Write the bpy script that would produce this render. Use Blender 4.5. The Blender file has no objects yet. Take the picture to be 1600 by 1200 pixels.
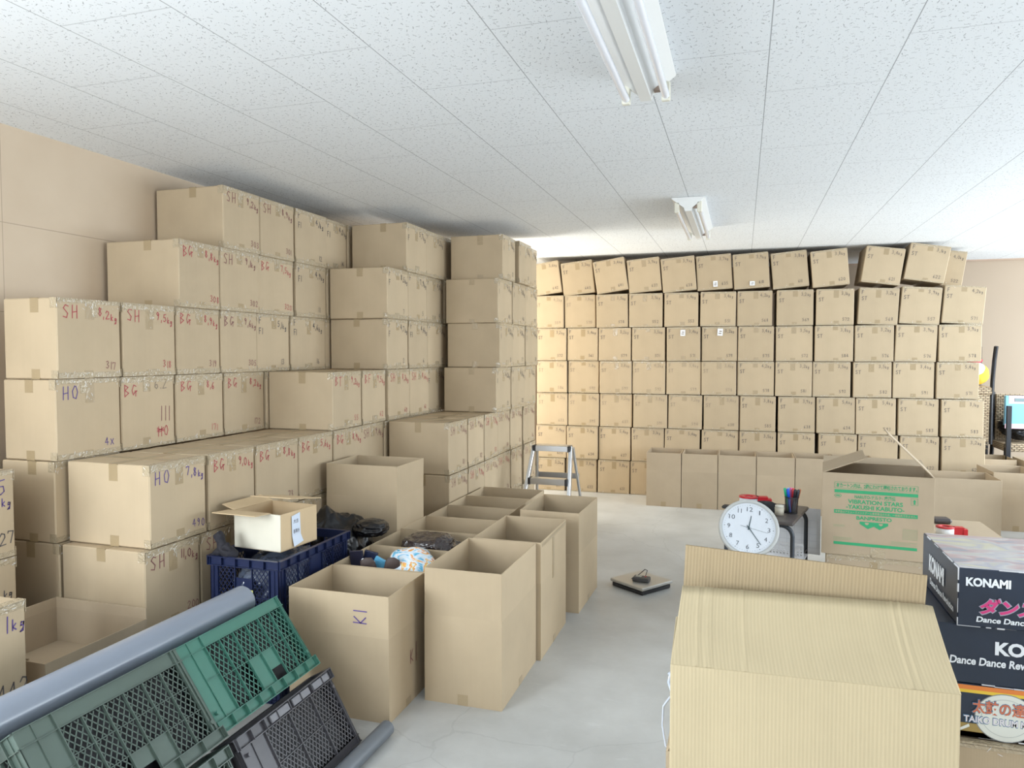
import bpy, math, random
from mathutils import Vector, Matrix, Euler, noise

random.seed(7)
S = bpy.context.scene
COL = S.collection
PI = math.pi

# ------------------------------------------------------------------ camera
CAM = (0.0, 0.0, 1.58)
cd = bpy.data.cameras.new('camera'); cd.sensor_width = 36.0; cd.lens = 1150.0 / 1600.0 * 36.0
cd.clip_start = 0.05; cd.clip_end = 100
cam = bpy.data.objects.new('camera', cd); COL.objects.link(cam)
cam.location = CAM; cam.rotation_euler = (PI / 2 - 0.0418, 0, 0.3032)
S.camera = cam

# ------------------------------------------------------------------ world, daylight, exposure
S.view_settings.view_transform = 'Standard'; S.view_settings.look = 'None'
S.view_settings.gamma = 1; S.view_settings.use_curve_mapping = False
S.view_settings.exposure = 0.17
W = bpy.data.worlds.new('sky'); S.world = W; W.use_nodes = True
bg = W.node_tree.nodes['Background']; bg.inputs[0].default_value = (0.80, 0.90, 1.0, 1); bg.inputs[1].default_value = 1.1

def area(name, loc, target, sx, sy, power, col):
    l = bpy.data.lights.new(name, 'AREA'); l.shape = 'RECTANGLE'; l.size = sx; l.size_y = sy
    l.energy = power; l.color = col
    o = bpy.data.objects.new(name, l); COL.objects.link(o); o.location = loc
    d = Vector(target) - Vector(loc); o.rotation_euler = d.to_track_quat('-Z', 'Y').to_euler()
    return o
# daylight through the openings of the room (each lies in its window)
area('daylight_near_left', (-3.36, -0.85, 1.72), (0.4, 3.4, 0.9), 2.3, 1.5, 200, (0.86, 0.94, 1.0))
area('daylight_rear', (0.2, -2.62, 1.55), (0.2, 5, 1.5), 3.4, 1.8, 36, (0.90, 0.96, 1.0))
area('daylight_side', (5.42, 6.9, 1.45), (0.5, 7.9, 0.7), 4.8, 1.9, 300, (0.82, 0.92, 1.0))
area('daylight_side_near', (5.42, 1.4, 1.45), (-3, 1.9, 1.7), 3.4, 1.9, 120, (0.90, 0.96, 1.0))
area('daylight_far_left', (-3.36, 7.55, 1.45), (3, 7.5, 1.2), 0.95, 1.9, 80, (1.0, 0.95, 0.82))

# ------------------------------------------------------------------ materials
def new_mat(name):
    m = bpy.data.materials.new(name); m.use_nodes = True
    nt = m.node_tree; b = nt.nodes['Principled BSDF']
    return m, nt, b

def simple(name, col, rough=0.5, metal=0.0, bump=0.0, bscale=80.0, trans=0.0, alpha=1.0, vary=0.0, coat=0.0, spec=None):
    m, nt, b = new_mat(name)
    b.inputs['Base Color'].default_value = (*col, 1); b.inputs['Roughness'].default_value = rough
    b.inputs['Metallic'].default_value = metal; b.inputs['Transmission Weight'].default_value = trans
    b.inputs['Alpha'].default_value = alpha; b.inputs['Coat Weight'].default_value = coat
    if spec is not None: b.inputs['Specular IOR Level'].default_value = spec
    if bump or vary:
        tc = nt.nodes.new('ShaderNodeTexCoord'); n = nt.nodes.new('ShaderNodeTexNoise')
        n.inputs['Scale'].default_value = bscale; n.inputs['Detail'].default_value = 4
        nt.links.new(tc.outputs['Object'], n.inputs['Vector'])
        if bump:
            bp = nt.nodes.new('ShaderNodeBump'); bp.inputs['Strength'].default_value = bump; bp.inputs['Distance'].default_value = 0.004
            nt.links.new(n.outputs['Fac'], bp.inputs['Height']); nt.links.new(bp.outputs[0], b.inputs['Normal'])
        if vary:
            r = nt.nodes.new('ShaderNodeMapRange'); r.inputs['To Min'].default_value = 1 - vary; r.inputs['To Max'].default_value = 1 + vary
            nt.links.new(n.outputs['Fac'], r.inputs['Value'])
            v = nt.nodes.new('ShaderNodeVectorMath'); v.operation = 'SCALE'; v.inputs[0].default_value = col
            nt.links.new(r.outputs[0], v.inputs['Scale']); nt.links.new(v.outputs[0], b.inputs['Base Color'])
    return m

def kraft(name, col, lines=0.12, period=0.006, var=0.05, rough=0.7, contrast=0.008, stripe=0.0):
    """corrugated board: liner paper with faint flutes running upwards and a little blotchiness"""
    m, nt, b = new_mat(name); N = nt.nodes.new; L = nt.links.new
    tc = N('ShaderNodeTexCoord'); oi = N('ShaderNodeObjectInfo')
    n1 = N('ShaderNodeTexNoise'); n1.inputs['Scale'].default_value = 5; n1.inputs['Detail'].default_value = 5
    L(tc.outputs['Object'], n1.inputs['Vector'])
    sep = N('ShaderNodeSeparateXYZ'); L(tc.outputs['Object'], sep.inputs[0])
    ad = N('ShaderNodeMath'); ad.operation = 'ADD'; L(sep.outputs[0], ad.inputs[0]); L(sep.outputs[1], ad.inputs[1])
    mu = N('ShaderNodeMath'); mu.operation = 'MULTIPLY'; mu.inputs[1].default_value = 2 * PI / period; L(ad.outputs[0], mu.inputs[0])
    n2 = N('ShaderNodeTexNoise'); n2.inputs['Scale'].default_value = 1.0; n2.inputs['Detail'].default_value = 3
    mp = N('ShaderNodeMapping'); mp.inputs['Scale'].default_value = (60, 60, 1.5); L(tc.outputs['Object'], mp.inputs[0]); L(mp.outputs[0], n2.inputs['Vector'])
    si = N('ShaderNodeMath'); si.operation = 'SINE'; L(mu.outputs[0], si.inputs[0])
    r = N('ShaderNodeMapRange'); r.inputs['From Min'].default_value = 0.25; r.inputs['From Max'].default_value = 0.75
    r.inputs['To Min'].default_value = 1 - var; r.inputs['To Max'].default_value = 1 + var; L(n1.outputs['Fac'], r.inputs['Value'])
    r2 = N('ShaderNodeMapRange'); r2.inputs['To Min'].default_value = 1 - var; r2.inputs['To Max'].default_value = 1 + var; L(oi.outputs['Random'], r2.inputs['Value'])
    r3 = N('ShaderNodeMapRange'); r3.inputs['From Min'].default_value = 0.3; r3.inputs['From Max'].default_value = 0.7
    r3.inputs['To Min'].default_value = 1 - contrast; r3.inputs['To Max'].default_value = 1 + contrast; L(n2.outputs['Fac'], r3.inputs['Value'])
    m1 = N('ShaderNodeMath'); m1.operation = 'MULTIPLY'; L(r.outputs[0], m1.inputs[0]); L(r2.outputs[0], m1.inputs[1])
    m2 = N('ShaderNodeMath'); m2.operation = 'MULTIPLY'; L(m1.outputs[0], m2.inputs[0]); L(r3.outputs[0], m2.inputs[1])
    ms = N('ShaderNodeMath'); ms.operation = 'MULTIPLY_ADD'; ms.inputs[1].default_value = stripe; ms.inputs[2].default_value = 1.0; L(si.outputs[0], ms.inputs[0])
    m3 = N('ShaderNodeMath'); m3.operation = 'MULTIPLY'; L(m2.outputs[0], m3.inputs[0]); L(ms.outputs[0], m3.inputs[1])
    v = N('ShaderNodeVectorMath'); v.operation = 'SCALE'; v.inputs[0].default_value = col; L(m3.outputs[0], v.inputs['Scale'])
    L(v.outputs[0], b.inputs['Base Color'])
    bp = N('ShaderNodeBump'); bp.inputs['Strength'].default_value = lines; bp.inputs['Distance'].default_value = 0.0006
    hs = N('ShaderNodeMath'); hs.operation = 'MULTIPLY_ADD'; hs.inputs[1].default_value = 0.5; L(si.outputs[0], hs.inputs[0]); L(n2.outputs['Fac'], hs.inputs[2])
    L(hs.outputs[0], bp.inputs['Height']); L(bp.outputs[0], b.inputs['Normal'])
    b.inputs['Roughness'].default_value = rough; b.inputs['Specular IOR Level'].default_value = 0.3
    return m

KRAFT = kraft('kraft_board', (0.475, 0.373, 0.248))
KRAFT_IN = kraft('kraft_inside', (0.45,0.35,0.23))
KRAFT_GREY = kraft('kraft_board_greyer', (0.43,0.34,0.236))
KRAFT_FLUTED = kraft('kraft_fluted_board', (0.455, 0.375, 0.238), lines=0.5, period=0.0078, contrast=0.02, stripe=.03)
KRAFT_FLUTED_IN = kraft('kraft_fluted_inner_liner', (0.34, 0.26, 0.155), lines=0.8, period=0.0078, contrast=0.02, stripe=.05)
FLUTE_DARK = simple('board_edge', (0.40, 0.30, 0.20), 0.9)
INK = {'r': simple('red_marker', (0.42, 0.07, 0.08), 0.6), 'k': simple('black_marker', (0.085, 0.075, 0.08), 0.6),
       'p': simple('purple_marker', (0.10, 0.06, 0.24), 0.6), 'd': simple('dark_red_marker', (0.22, 0.08, 0.08), 0.6),
       'g': simple('green_marker', (0.05, 0.26, 0.12), 0.6), 'f': simple('faded_marker', (0.26, 0.21, 0.16), 0.7)}
def tape_mat(name, col, rough, bump, sc):
    m, nt, b = new_mat(name); N = nt.nodes.new; L = nt.links.new
    b.inputs['Base Color'].default_value = (*col, 1); b.inputs['Roughness'].default_value = rough
    b.inputs['Coat Weight'].default_value = 0.35; b.inputs['Coat Roughness'].default_value = 0.08
    tc = N('ShaderNodeTexCoord'); n = N('ShaderNodeTexNoise'); n.inputs['Scale'].default_value = sc; n.inputs['Detail'].default_value = 2
    n.inputs['Distortion'].default_value = 1.2
    L(tc.outputs['Object'], n.inputs['Vector'])
    bp = N('ShaderNodeBump'); bp.inputs['Strength'].default_value = bump; bp.inputs['Distance'].default_value = 0.006
    L(n.outputs['Fac'], bp.inputs['Height']); L(bp.outputs[0], b.inputs['Normal']); L(bp.outputs[0], b.inputs['Coat Normal'])
    return m
TAPE = tape_mat('brown_packing_tape', (0.365, 0.275, 0.160), 0.34, 0.25, 30)
WRINKLE_GLINT = simple('tape_wrinkle_glint', (0.78,0.77,0.74), 0.15, coat=.6)  # near-white colour paints the glints along the tape wrinkles
TAPE_CR = tape_mat('crinkled_packing_tape', (0.43, 0.35, 0.235), 0.16, 1.0, 55)
WHITE = simple('white_paper', (0.80, 0.83, 0.88), 0.7)
BLACK = simple('black_plastic', (0.018, 0.018, 0.021), 0.4)
METAL = simple('aluminium', (0.62, 0.63, 0.64), 0.32, 0.9)
DARK_STEEL = simple('dark_tube_steel', (0.05, 0.06, 0.075), 0.35, 0.3)

# ------------------------------------------------------------------ mesh building
class M:
    def __init__(s): s.v = []; s.f = []; s.m = []; s.sm = []
    def add(s, vs, fs, mi=0, smooth=False, T=None):
        o = len(s.v)
        for p in vs:
            p = Vector(p)
            s.v.append(T @ p if T is not None else p)
        for f in fs: s.f.append([o + i for i in f]); s.m.append(mi); s.sm.append(smooth)
        return s
    def box(s, a, b, mi=0, T=None):
        x0, y0, z0 = a; x1, y1, z1 = b
        v = [(x0,y0,z0),(x1,y0,z0),(x1,y1,z0),(x0,y1,z0),(x0,y0,z1),(x1,y0,z1),(x1,y1,z1),(x0,y1,z1)]
        return s.add(v, [(0,3,2,1),(4,5,6,7),(0,1,5,4),(1,2,6,5),(2,3,7,6),(3,0,4,7)], mi, False, T)
    def cbox(s, a, b, c=0.004, mi=0, T=None):
        """box with chamfered edges"""
        x0, y0, z0 = a; x1, y1, z1 = b
        vs = []; idx = {}
        for i, x in enumerate((x0, x1)):
            for j, y in enumerate((y0, y1)):
                for k, z in enumerate((z0, z1)):
                    sx, sy, sz = (c, -c)[i], (c, -c)[j], (c, -c)[k]
                    idx[i,j,k,'x'] = len(vs); vs.append((x, y+sy, z+sz))
                    idx[i,j,k,'y'] = len(vs); vs.append((x+sx, y, z+sz))
                    idx[i,j,k,'z'] = len(vs); vs.append((x+sx, y+sy, z))
        I = idx; fs = []
        for i in (0,1): fs.append([I[i,0,0,'x'],I[i,1,0,'x'],I[i,1,1,'x'],I[i,0,1,'x']])
        for j in (0,1): fs.append([I[0,j,0,'y'],I[1,j,0,'y'],I[1,j,1,'y'],I[0,j,1,'y']])
        for k in (0,1): fs.append([I[0,0,k,'z'],I[1,0,k,'z'],I[1,1,k,'z'],I[0,1,k,'z']])
        for i in (0,1):
            for j in (0,1): fs.append([I[i,j,0,'x'],I[i,j,1,'x'],I[i,j,1,'y'],I[i,j,0,'y']])
            for k in (0,1): fs.append([I[i,0,k,'x'],I[i,1,k,'x'],I[i,1,k,'z'],I[i,0,k,'z']])
        for j in (0,1):
            for k in (0,1): fs.append([I[0,j,k,'y'],I[1,j,k,'y'],I[1,j,k,'z'],I[0,j,k,'z']])
        for i in (0,1):
            for j in (0,1):
                for k in (0,1): fs.append([I[i,j,k,'x'],I[i,j,k,'y'],I[i,j,k,'z']])
        ctr = Vector(((x0+x1)/2, (y0+y1)/2, (z0+z1)/2)); out = []
        for f in fs:
            p = [Vector(vs[q]) for q in f]; n = (p[1]-p[0]).cross(p[2]-p[0]); cc = sum(p, Vector()) / len(p)
            out.append(f if n.dot(cc-ctr) > 0 else f[::-1])
        return s.add(vs, out, mi, False, T)
    def tube(s, pts, r, n=10, mi=0, T=None, cap=True):
        pts = [Vector(p) for p in pts]; vs = []; up = None
        rs = r if isinstance(r, (list, tuple)) else [r] * len(pts)
        for i, p in enumerate(pts):
            d = (pts[min(i+1, len(pts)-1)] - pts[max(i-1, 0)]).normalized()
            if up is None:
                up = Vector((0,0,1)) if abs(d.z) < 0.9 else Vector((1,0,0))
            a = d.cross(up).normalized(); bb = a.cross(d).normalized(); up = bb
            for k in range(n):
                t = 2*PI*k/n; vs.append(p + (a*math.cos(t) + bb*math.sin(t))*rs[i])
        fs = []
        for i in range(len(pts)-1):
            for k in range(n): fs.append((i*n+k, i*n+(k+1)%n, (i+1)*n+(k+1)%n, (i+1)*n+k))
        s.add(vs, fs, mi, True, T)
        if cap:
            s.add(vs[:n], [tuple(range(n))[::-1]], mi, False, T); s.add(vs[-n:], [tuple(range(n))], mi, False, T)
        return s
    def lathe(s, prof, n=32, mi=0, T=None, smooth=True):
        vs = []
        for r, z in prof:
            for k in range(n): vs.append((r*math.cos(2*PI*k/n), r*math.sin(2*PI*k/n), z))
        fs = [(i*n+k, i*n+(k+1)%n, (i+1)*n+(k+1)%n, (i+1)*n+k) for i in range(len(prof)-1) for k in range(n)]
        return s.add(vs, fs, mi, smooth, T)
    def prism(s, poly, a, b, axis='y', mi=0, T=None):
        """poly in the two other axes, extruded a..b along axis"""
        n = len(poly)
        def P(u, v, w): return {'y': (u, w, v), 'x': (w, u, v), 'z': (u, v, w)}[axis]
        vs = [P(u, v, a) for u, v in poly] + [P(u, v, b) for u, v in poly]
        fs = [tuple(range(n)), tuple(range(2*n-1, n-1, -1))] + [(i, n+i, n+(i+1)%n, (i+1)%n) for i in range(n)]
        return s.add(vs, fs, mi, False, T)
    def build(s, name, mats, parent=None, loc=None, rot=None):
        me = bpy.data.meshes.new(name); me.from_pydata([tuple(v) for v in s.v], [], s.f)
        for m in (mats if isinstance(mats, (list, tuple)) else [mats]): me.materials.append(m)
        me.polygons.foreach_set('material_index', s.m); me.polygons.foreach_set('use_smooth', s.sm)
        me.update()
        o = bpy.data.objects.new(name, me); COL.objects.link(o)
        if parent: o.parent = parent
        if loc is not None: o.location = loc
        if rot is not None: o.rotation_euler = rot
        return o

def empty(name, loc=(0,0,0), rot=(0,0,0)):
    o = bpy.data.objects.new(name, None); COL.objects.link(o); o.location = loc; o.rotation_euler = rot
    o.empty_display_size = 0.05
    return o
def tag(o, label, cat, group=None, kind=None):
    o['label'] = label; o['category'] = cat
    if group: o['group'] = group
    if kind: o['kind'] = kind
    return o
def struct(o): o['kind'] = 'structure'; return o

# ------------------------------------------------------------------ lettering
_tc = {}
def text_geo(s, bold=0.0, cjk=False):
    key = (s, bold)
    if key not in _tc:
        c = bpy.data.curves.new('t', 'FONT'); c.body = s; c.size = 1; c.offset = bold; c.resolution_u = 3
        o = bpy.data.objects.new('t', c); COL.objects.link(o)
        dg = bpy.context.evaluated_depsgraph_get()
        me = bpy.data.meshes.new_from_object(o.evaluated_get(dg))
        vs = [v.co.copy() for v in me.vertices]; fs = [tuple(p.vertices) for p in me.polygons]
        bpy.data.objects.remove(o); bpy.data.curves.remove(c); bpy.data.meshes.remove(me)
        _tc[key] = (vs, fs)
    return _tc[key]
def put_text(m, s, x0, z0, x1, z1, T, mi=0, bold=0.0, shear=0.0):
    """fill the rectangle x0..x1 by z0..z1 of the plane T (local x right, y up) with the word"""
    vs, fs = text_geo(s, bold)
    if not vs: return
    ax = min(v.x for v in vs); bx = max(v.x for v in vs); ay = min(v.y for v in vs); by = max(v.y for v in vs)
    out = []
    for v in vs:
        u = (v.x-ax)/(bx-ax+1e-9); w = (v.y-ay)/(by-ay+1e-9)
        out.append((x0+(x1-x0)*u + shear*w*(z1-z0), z0+(z1-z0)*w, 0))
    m.add(out, fs, mi, False, T)

GL = {
 '0': [[(.5,1),(.15,.75),(.15,.25),(.5,0),(.85,.25),(.85,.75),(.5,1)]],
 '1': [[(.55,1),(.45,0)]],
 '2': [[(.1,.75),(.35,1),(.75,.9),(.8,.65),(.1,0),(.9,.05)]],
 '3': [[(.15,.9),(.6,1),(.8,.75),(.4,.52),(.85,.3),(.5,0),(.1,.1)]],
 '4': [[(.65,0),(.6,1),(.05,.35),(.95,.35)]],
 '5': [[(.85,1),(.3,.95),(.2,.55),(.7,.55),(.8,.2),(.4,0),(.1,.1)]],
 '6': [[(.7,1),(.25,.6),(.15,.2),(.5,0),(.8,.2),(.6,.45),(.2,.35)]],
 '7': [[(.1,.85),(.15,1),(.85,.95),(.45,0)]],
 '8': [[(.75,.85),(.4,1),(.25,.75),(.8,.3),(.5,0),(.2,.25),(.75,.85)]],
 '9': [[(.8,.8),(.45,1),(.2,.75),(.5,.55),(.8,.75),(.7,.3),(.5,0)]],
 'S': [[(.85,.9),(.45,1),(.15,.75),(.75,.35),(.6,.02),(.1,.1)]],
 'H': [[(.15,1),(.1,0)],[(.8,1),(.78,0)],[(.12,.45),(.8,.52)]],
 'B': [[(.15,1),(.12,0)],[(.15,.98),(.7,.8),(.2,.52),(.8,.3),(.12,0)]],
 'G': [[(.8,.85),(.4,.98),(.1,.5),(.3,.12),(.5,.3),(.95,.45)],[(.55,.45),(.95,.45)],[(.78,.45),(.72,0)]],
 'O': [[(.5,1),(.15,.6),(.25,.1),(.65,0),(.9,.5),(.7,.92),(.5,1)]],
 'F': [[(.2,1),(.18,0)],[(.2,1),(.9,.97)],[(.2,.52),(.75,.55)]],
 'T': [[(.05,.95),(.95,1)],[(.5,.98),(.45,0)]],
 'K': [[(.2,1),(.18,0)],[(.85,.95),(.2,.45),(.85,.05)]],
 'I': [[(.5,1),(.48,0)]],
 'k': [[(.2,1.05),(.15,0)],[(.7,.6),(.2,.3),(.75,0)]],
 'g': [[(.75,.55),(.35,.6),(.25,.25),(.7,.3),(.75,.55),(.6,-.3),(.15,-.35),(.6,-.05)]],
 ',': [[(.45,.12),(.3,-.2)]], '.': [[(.4,.1),(.5,0)]], ' ': [],
 'm': [[(.1,.9),(.1,0)],[(.1,.85),(.45,.85),(.45,.1)],[(.45,.85),(.85,.85),(.85,0)]],
 '#': [[(0,.3),(1,.55)],[(0,.55),(1,.3)],[(0,.42),(1,.42)]],
 'x': [[(.1,.9),(.9,.1)],[(.9,.9),(.1,.1)]],
}
def hand(m, s, x, z, h, T, mi=0, w=0.0035, slope=0.0, gap=0.72, rng=random):
    """marker writing: ribbons in the plane T, baseline start (x, z), letter height h"""
    cx = x
    for ch in s:
        hh = h*(0.72 if ch in 'kg' else 1); ww = hh*(0.62 if ch not in ',.1I' else 0.28)
        jx = rng.uniform(-.06,.06)*h; jz = rng.uniform(-.05,.05)*h
        for st in GL.get(ch, []):
            pts = [Vector((cx + ww*(p[0]) + jx + slope*0, z + hh*p[1] + jz + slope*(cx-x), 0)) for p in st]
            for a, b in zip(pts, pts[1:]):
                d = b-a
                if d.length < 1e-6: continue
                d.normalize(); n = Vector((-d.y, d.x, 0))*w*0.5; e = d*w*0.4
                m.add([a-n-e, b-n+e, b+n+e, a+n-e], [(0,1,2,3)], mi, False, T)
        cx += ww*(1.0 + (1-gap)) if ch != ' ' else h*.4
    return cx

def face_T(kind, w, l, h, off=0.0012):
    """plane matrices on a carton: local x right, local y up, local z out; origin at the face's lower left corner"""
    if kind == 'front': return Matrix(((1,0,0,-w/2),(0,0,-1,-l/2-off),(0,1,0,0),(0,0,0,1)))
    if kind == 'left':  return Matrix(((0,0,-1,-w/2-off),(-1,0,0,l/2),(0,1,0,0),(0,0,0,1)))
    if kind == 'right': return Matrix(((0,0,1,w/2+off),(1,0,0,-l/2),(0,1,0,0),(0,0,0,1)))
    if kind == 'top':   return Matrix(((1,0,0,-w/2),(0,1,0,-l/2),(0,0,1,h+off),(0,0,0,1)))

# ------------------------------------------------------------------ closed cartons
def carton(w, l, h, loc, rot, label, group, writing=(), style='wall', mat=None, cat='cardboard box'):
    """local: w along x, l along y, front (written) end faces -y, origin at the bottom centre"""
    R = random.Random(hash((round(loc[0],3), round(loc[1],3), round(loc[2],3))) & 0xffff)
    m = M(); m.cbox((-w/2,-l/2,0),(w/2,l/2,h), 0.005)
    # closing seam of the two long lid flaps, a shallow groove
    body = m.build('cardboard_box', [mat or KRAFT], None, loc, rot)
    tag(body, label, cat, group)
    t = M(); e = 0.0008; tw = 0.048; cx = R.uniform(-.012,.012)
    dt = R.uniform(.045,.10) if style == 'wall' else R.uniform(.075,.13)
    db = R.uniform(.03,.055)
    # centre tape over the top with a tail down the front and back
    t.box((cx-tw/2,-l/2-e,h-dt),(cx+tw/2,-l/2+.001,h+e)); t.box((cx-tw/2,-l/2,h-.001),(cx+tw/2,l/2,h+e))
    t.box((cx-tw/2,l/2-.001,h-dt),(cx+tw/2,l/2+e,h))
    if style != 'wall':
        sy = R.uniform(-.04,.03)
        for sx in (-1, 1):
            a, b_ = sorted((sx*(w/2-.001), sx*(w/2+e)))
            t.box((a,sy-tw/2,h-R.uniform(.05,.08)),(b_,sy+tw/2,h+e))
        t.box((-w/2-e,sy-tw/2,h-.001),(w/2+e,sy+tw/2,h+e*2))
    t.build('packing_tape', TAPE, body)
    t = M(); cb = cx + R.uniform(-.012,.012)
    t.box((cb-tw/2,-l/2-e,0),(cb+tw/2,-l/2+.001,db)); t.box((cb-tw/2,-l/2,-.0005),(cb+tw/2,l/2,.001))
    if style != 'wall':
        t.box((-w/2,sy-tw/2,-.0005),(w/2,sy+tw/2,.001))
        for sx in (-1, 1):
            a, b_ = sorted((sx*(w/2-.001), sx*(w/2+e)))
            t.box((a,sy-tw/2,-.0005),(b_,sy+tw/2,R.uniform(.03,.05)))
    t.build('packing_tape', TAPE, body)
    ew = .020 if style == 'wall' else .034
    e2 = .0014
    def wrinkles(t, n, x0, x1, z0, z1, steep):
        for _ in range(n):
            x = R.uniform(x0,x1); z = R.uniform(z0,z1); a = R.uniform(-.6,.6)+(PI/2 if R.random() < steep else 0); L_ = R.uniform(.006,.022)
            p = Vector((x,-l/2-e2*1.15,z)); d = Vector((math.cos(a),0,math.sin(a)))*L_; q = p+d
            q.x = max(-w/2,min(w/2,q.x)); q.z = max(.001,min(h-.001,q.z))
            md = (p+q)/2+Vector((R.uniform(-.003,.003),0,R.uniform(-.003,.003)))
            t.tube([p,md,q],[.0004,R.uniform(.0009,.0016),.0004],4,1,cap=False)
    k = R.uniform(-.03,.03)
    t = M(); t.box((-w/2+.004,-l/2-e2,h-ew*R.uniform(.5,1)),(w/2-.004,-l/2+.001,h-.003))
    t.box((-w/2+.004,-l/2-e2,h-.004),(w/2-.004,-l/2+ew,h+e2))
    if style != 'wall':
        for sx in (-1,1):
            a, b_ = sorted((sx*(w/2-.001), sx*(w/2+e2)))
            t.box((a,-l/2-e2,h-.045),(b_,-l/2+.035,h+e2))
        t.box((k-.02,-l/2-e2*1.3,h-R.uniform(.04,.08)),(k+.012,-l/2,h-.003))
    wrinkles(t, 4 if style == 'wall' else 13, -w/2+.01, w/2-.01, h-(.02 if style == 'wall' else .04), h-.002, .5)
    if style != 'wall': wrinkles(t, 5, cx-.02, cx+.02, h-dt, h-.03, .8); wrinkles(t, 3, -w/2+.002, -w/2+.02, h-.06, h-.01, .7)
    t.build('edge_tape', [TAPE_CR, WRINKLE_GLINT], body)
    t = M(); hb = ew*R.uniform(.5,.9); t.box((-w/2+.004,-l/2-e2,.003),(w/2-.004,-l/2+.001,hb))
    if style != 'wall':
        for sx in (-1,1):
            a, b_ = sorted((sx*(w/2-.001), sx*(w/2+e2)))
            t.box((a,-l/2-e2,.003),(b_,-l/2+.035,.04))
        if R.random() < .6: t.box((k-.03,-l/2-e2*1.3,.004),(k+.04,-l/2,R.uniform(.03,.06)))
    wrinkles(t, 2 if style == 'wall' else 8, -w/2+.01, w/2-.01, .004, .03, .5)
    t.build('edge_tape', [TAPE_CR, WRINKLE_GLINT], body)
    if writing:
        T = face_T('front', w, l, h)
        if style == 'wall':
            cols = []; t = M()
            for (s, u, v, hh, c, sl) in writing:
                if c not in cols: cols.append(c)
                hand(t, s, u*w, v*h, hh, T, cols.index(c), w=.0042 if hh > .035 else .003, slope=sl, rng=R)
            t.build('marker_lettering', [INK[c] for c in cols], body)
        else:
            for (s, u, v, hh, c, sl) in writing:
                t = M(); hand(t, s, u*w, v*h, hh, T, 0, w=.0044 if hh > .035 else .0034, slope=sl, rng=R)
                t.build('marker_lettering', INK[c], body)
    return body

ORD = ['first','second','third','fourth','fifth','sixth','seventh','eighth','ninth','tenth','eleventh','twelfth']

# ---- the tiers along the side wall; every box's written end faces the aisle (+X)
def tier(row, X, Ys, texts, tname, H=.366, L=.462, mats=None, group='sealed cartons stacked along the side wall', start=1, dX=0.0):
    for i, (y0, y1) in enumerate(Ys):
        code, wt, num, c = texts[i] if i < len(texts) else ('','','','k')
        w = y1-y0-.012; wr = []
        if code:
            if code.startswith('F'):
                wr += [('F', .07, .84, .042, 'k', 0), (code[1:] or 'F1', .07, .66, .038, 'k', 0)]
            else: wr.append((code, .09, .76, .058, c, 0))
        if wt: wr.append((wt, .63, .80, .038, {'r':'r','k':'k','d':'d','p':'p'}.get(c,'k'), -.25))
        if num: wr.append((num, .74, .12, .034, c if c != 'r' or random.random() < .5 else 'd', -.12))
        if code == 'BG' and num == '111':
            wr = [('BG',.05,.74,.058,'r',0),('6.2',.60,.82,.05,'f',0),('111',.70,.36,.075,'d',0),('HO',.66,.14,.05,'r',0),('#',.64,.14,.075,'r',0)]
        n = i+start
        what = f'{code} in {dict(r="red",k="black",d="dark red",p="purple",g="green")[c]}' if code and code[0] != 'F' else ('F in black' if code else '')
        lab = f'sealed carton{" marked "+what if what else ""}, {ORD[row-1]} row up, {ORD[n-1]} along, {tname} tier'
        Rr = random.Random(row*31+i*7+int(X*100))
        rz = PI/2 + Rr.uniform(-.016,.016)
        depth = .482 if (X < -2.85 and L > .4) else L
        carton(w, depth, H-.003, (X - depth/2 + Rr.uniform(-.010,.010) + dX, (y0+y1)/2, (row-1)*H), (0, 0, rz), lab, group, wr, 'side')

def ys(a, *e):  # consecutive edges
    p = [a, *e]; return list(zip(p, p[1:]))
N_ = None
# tier by the wall
tier(7, -2.9, ys(3.625,3.975,4.345,4.74,5.05,5.42), [('SH','9,2kg','303','d'),('SH','8,9kg','301','d'),('FF1','4,1kg','12','k'),('FF1','4,0kg','14','k'),('','','','k')], 'wall-side')
tier(6, -2.9, ys(3.245,3.585,3.952,4.34,4.725,5.09), [('BG','8,8kg','308','r'),('SH','9,1kg','302','d'),('BG','7,5kg','320','r'),('FF1','4,9kg','11','k')], 'wall-side')
tier(5, -2.9, ys(2.506,2.868), [('SH','8,2kg','317','r')], 'wall-side', L=.31)
tier(5, -2.9, ys(2.868,3.231,3.591,3.929,4.285,4.715,5.08), [('SH','9,5kg','318','r'),('BG','8,9kg','319','r'),('BG','9,6kg','305','d'),('FF1','5,1kg','13','k'),('FF1','4,6kg','16','k')], 'wall-side', start=2)
tier(4, -2.9, ys(2.496,2.858), [('HO','','4x','p')], 'wall-side', L=.31)
tier(4, -2.9, ys(2.858,3.217,3.602,3.995,4.38,4.76), [('BG','6.2','111','r'),('BG','8,6','171','r'),('BG','8,2kg','172','r'),('','','',''or'k'),('','','','k')], 'wall-side', start=2)
tier(3, -2.9, ys(2.486,2.856), [('','','','k')], 'wall-side', L=.31)
tier(2, -2.9, ys(2.486,2.856), [('','','','k')], 'wall-side', L=.31)
tier(1, -2.9, ys(2.486,2.856), [('','','','k')], 'wall-side', L=.31)
NG = 'sealed cartons at the near end of the side wall'
def near(row, X, y0, y1, wr, lab):
    carton(y1-y0-.006, .48, .363, (X-.24, (y0+y1)/2, (row-1)*.366), (0,0,PI/2), lab, NG, wr, 'side')
near(3, -2.9, 1.93, 2.298, [('8,',.52,.74,.065,'p',0),('5',.79,.74,.06,'p',0),('kg',.84,.60,.042,'p',-.2),('3',.70,.16,.055,'k',0),('27',.80,.16,.05,'k',.1)], 'sealed carton marked 8,5 kg in purple, topmost at near end of side wall')
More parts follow.
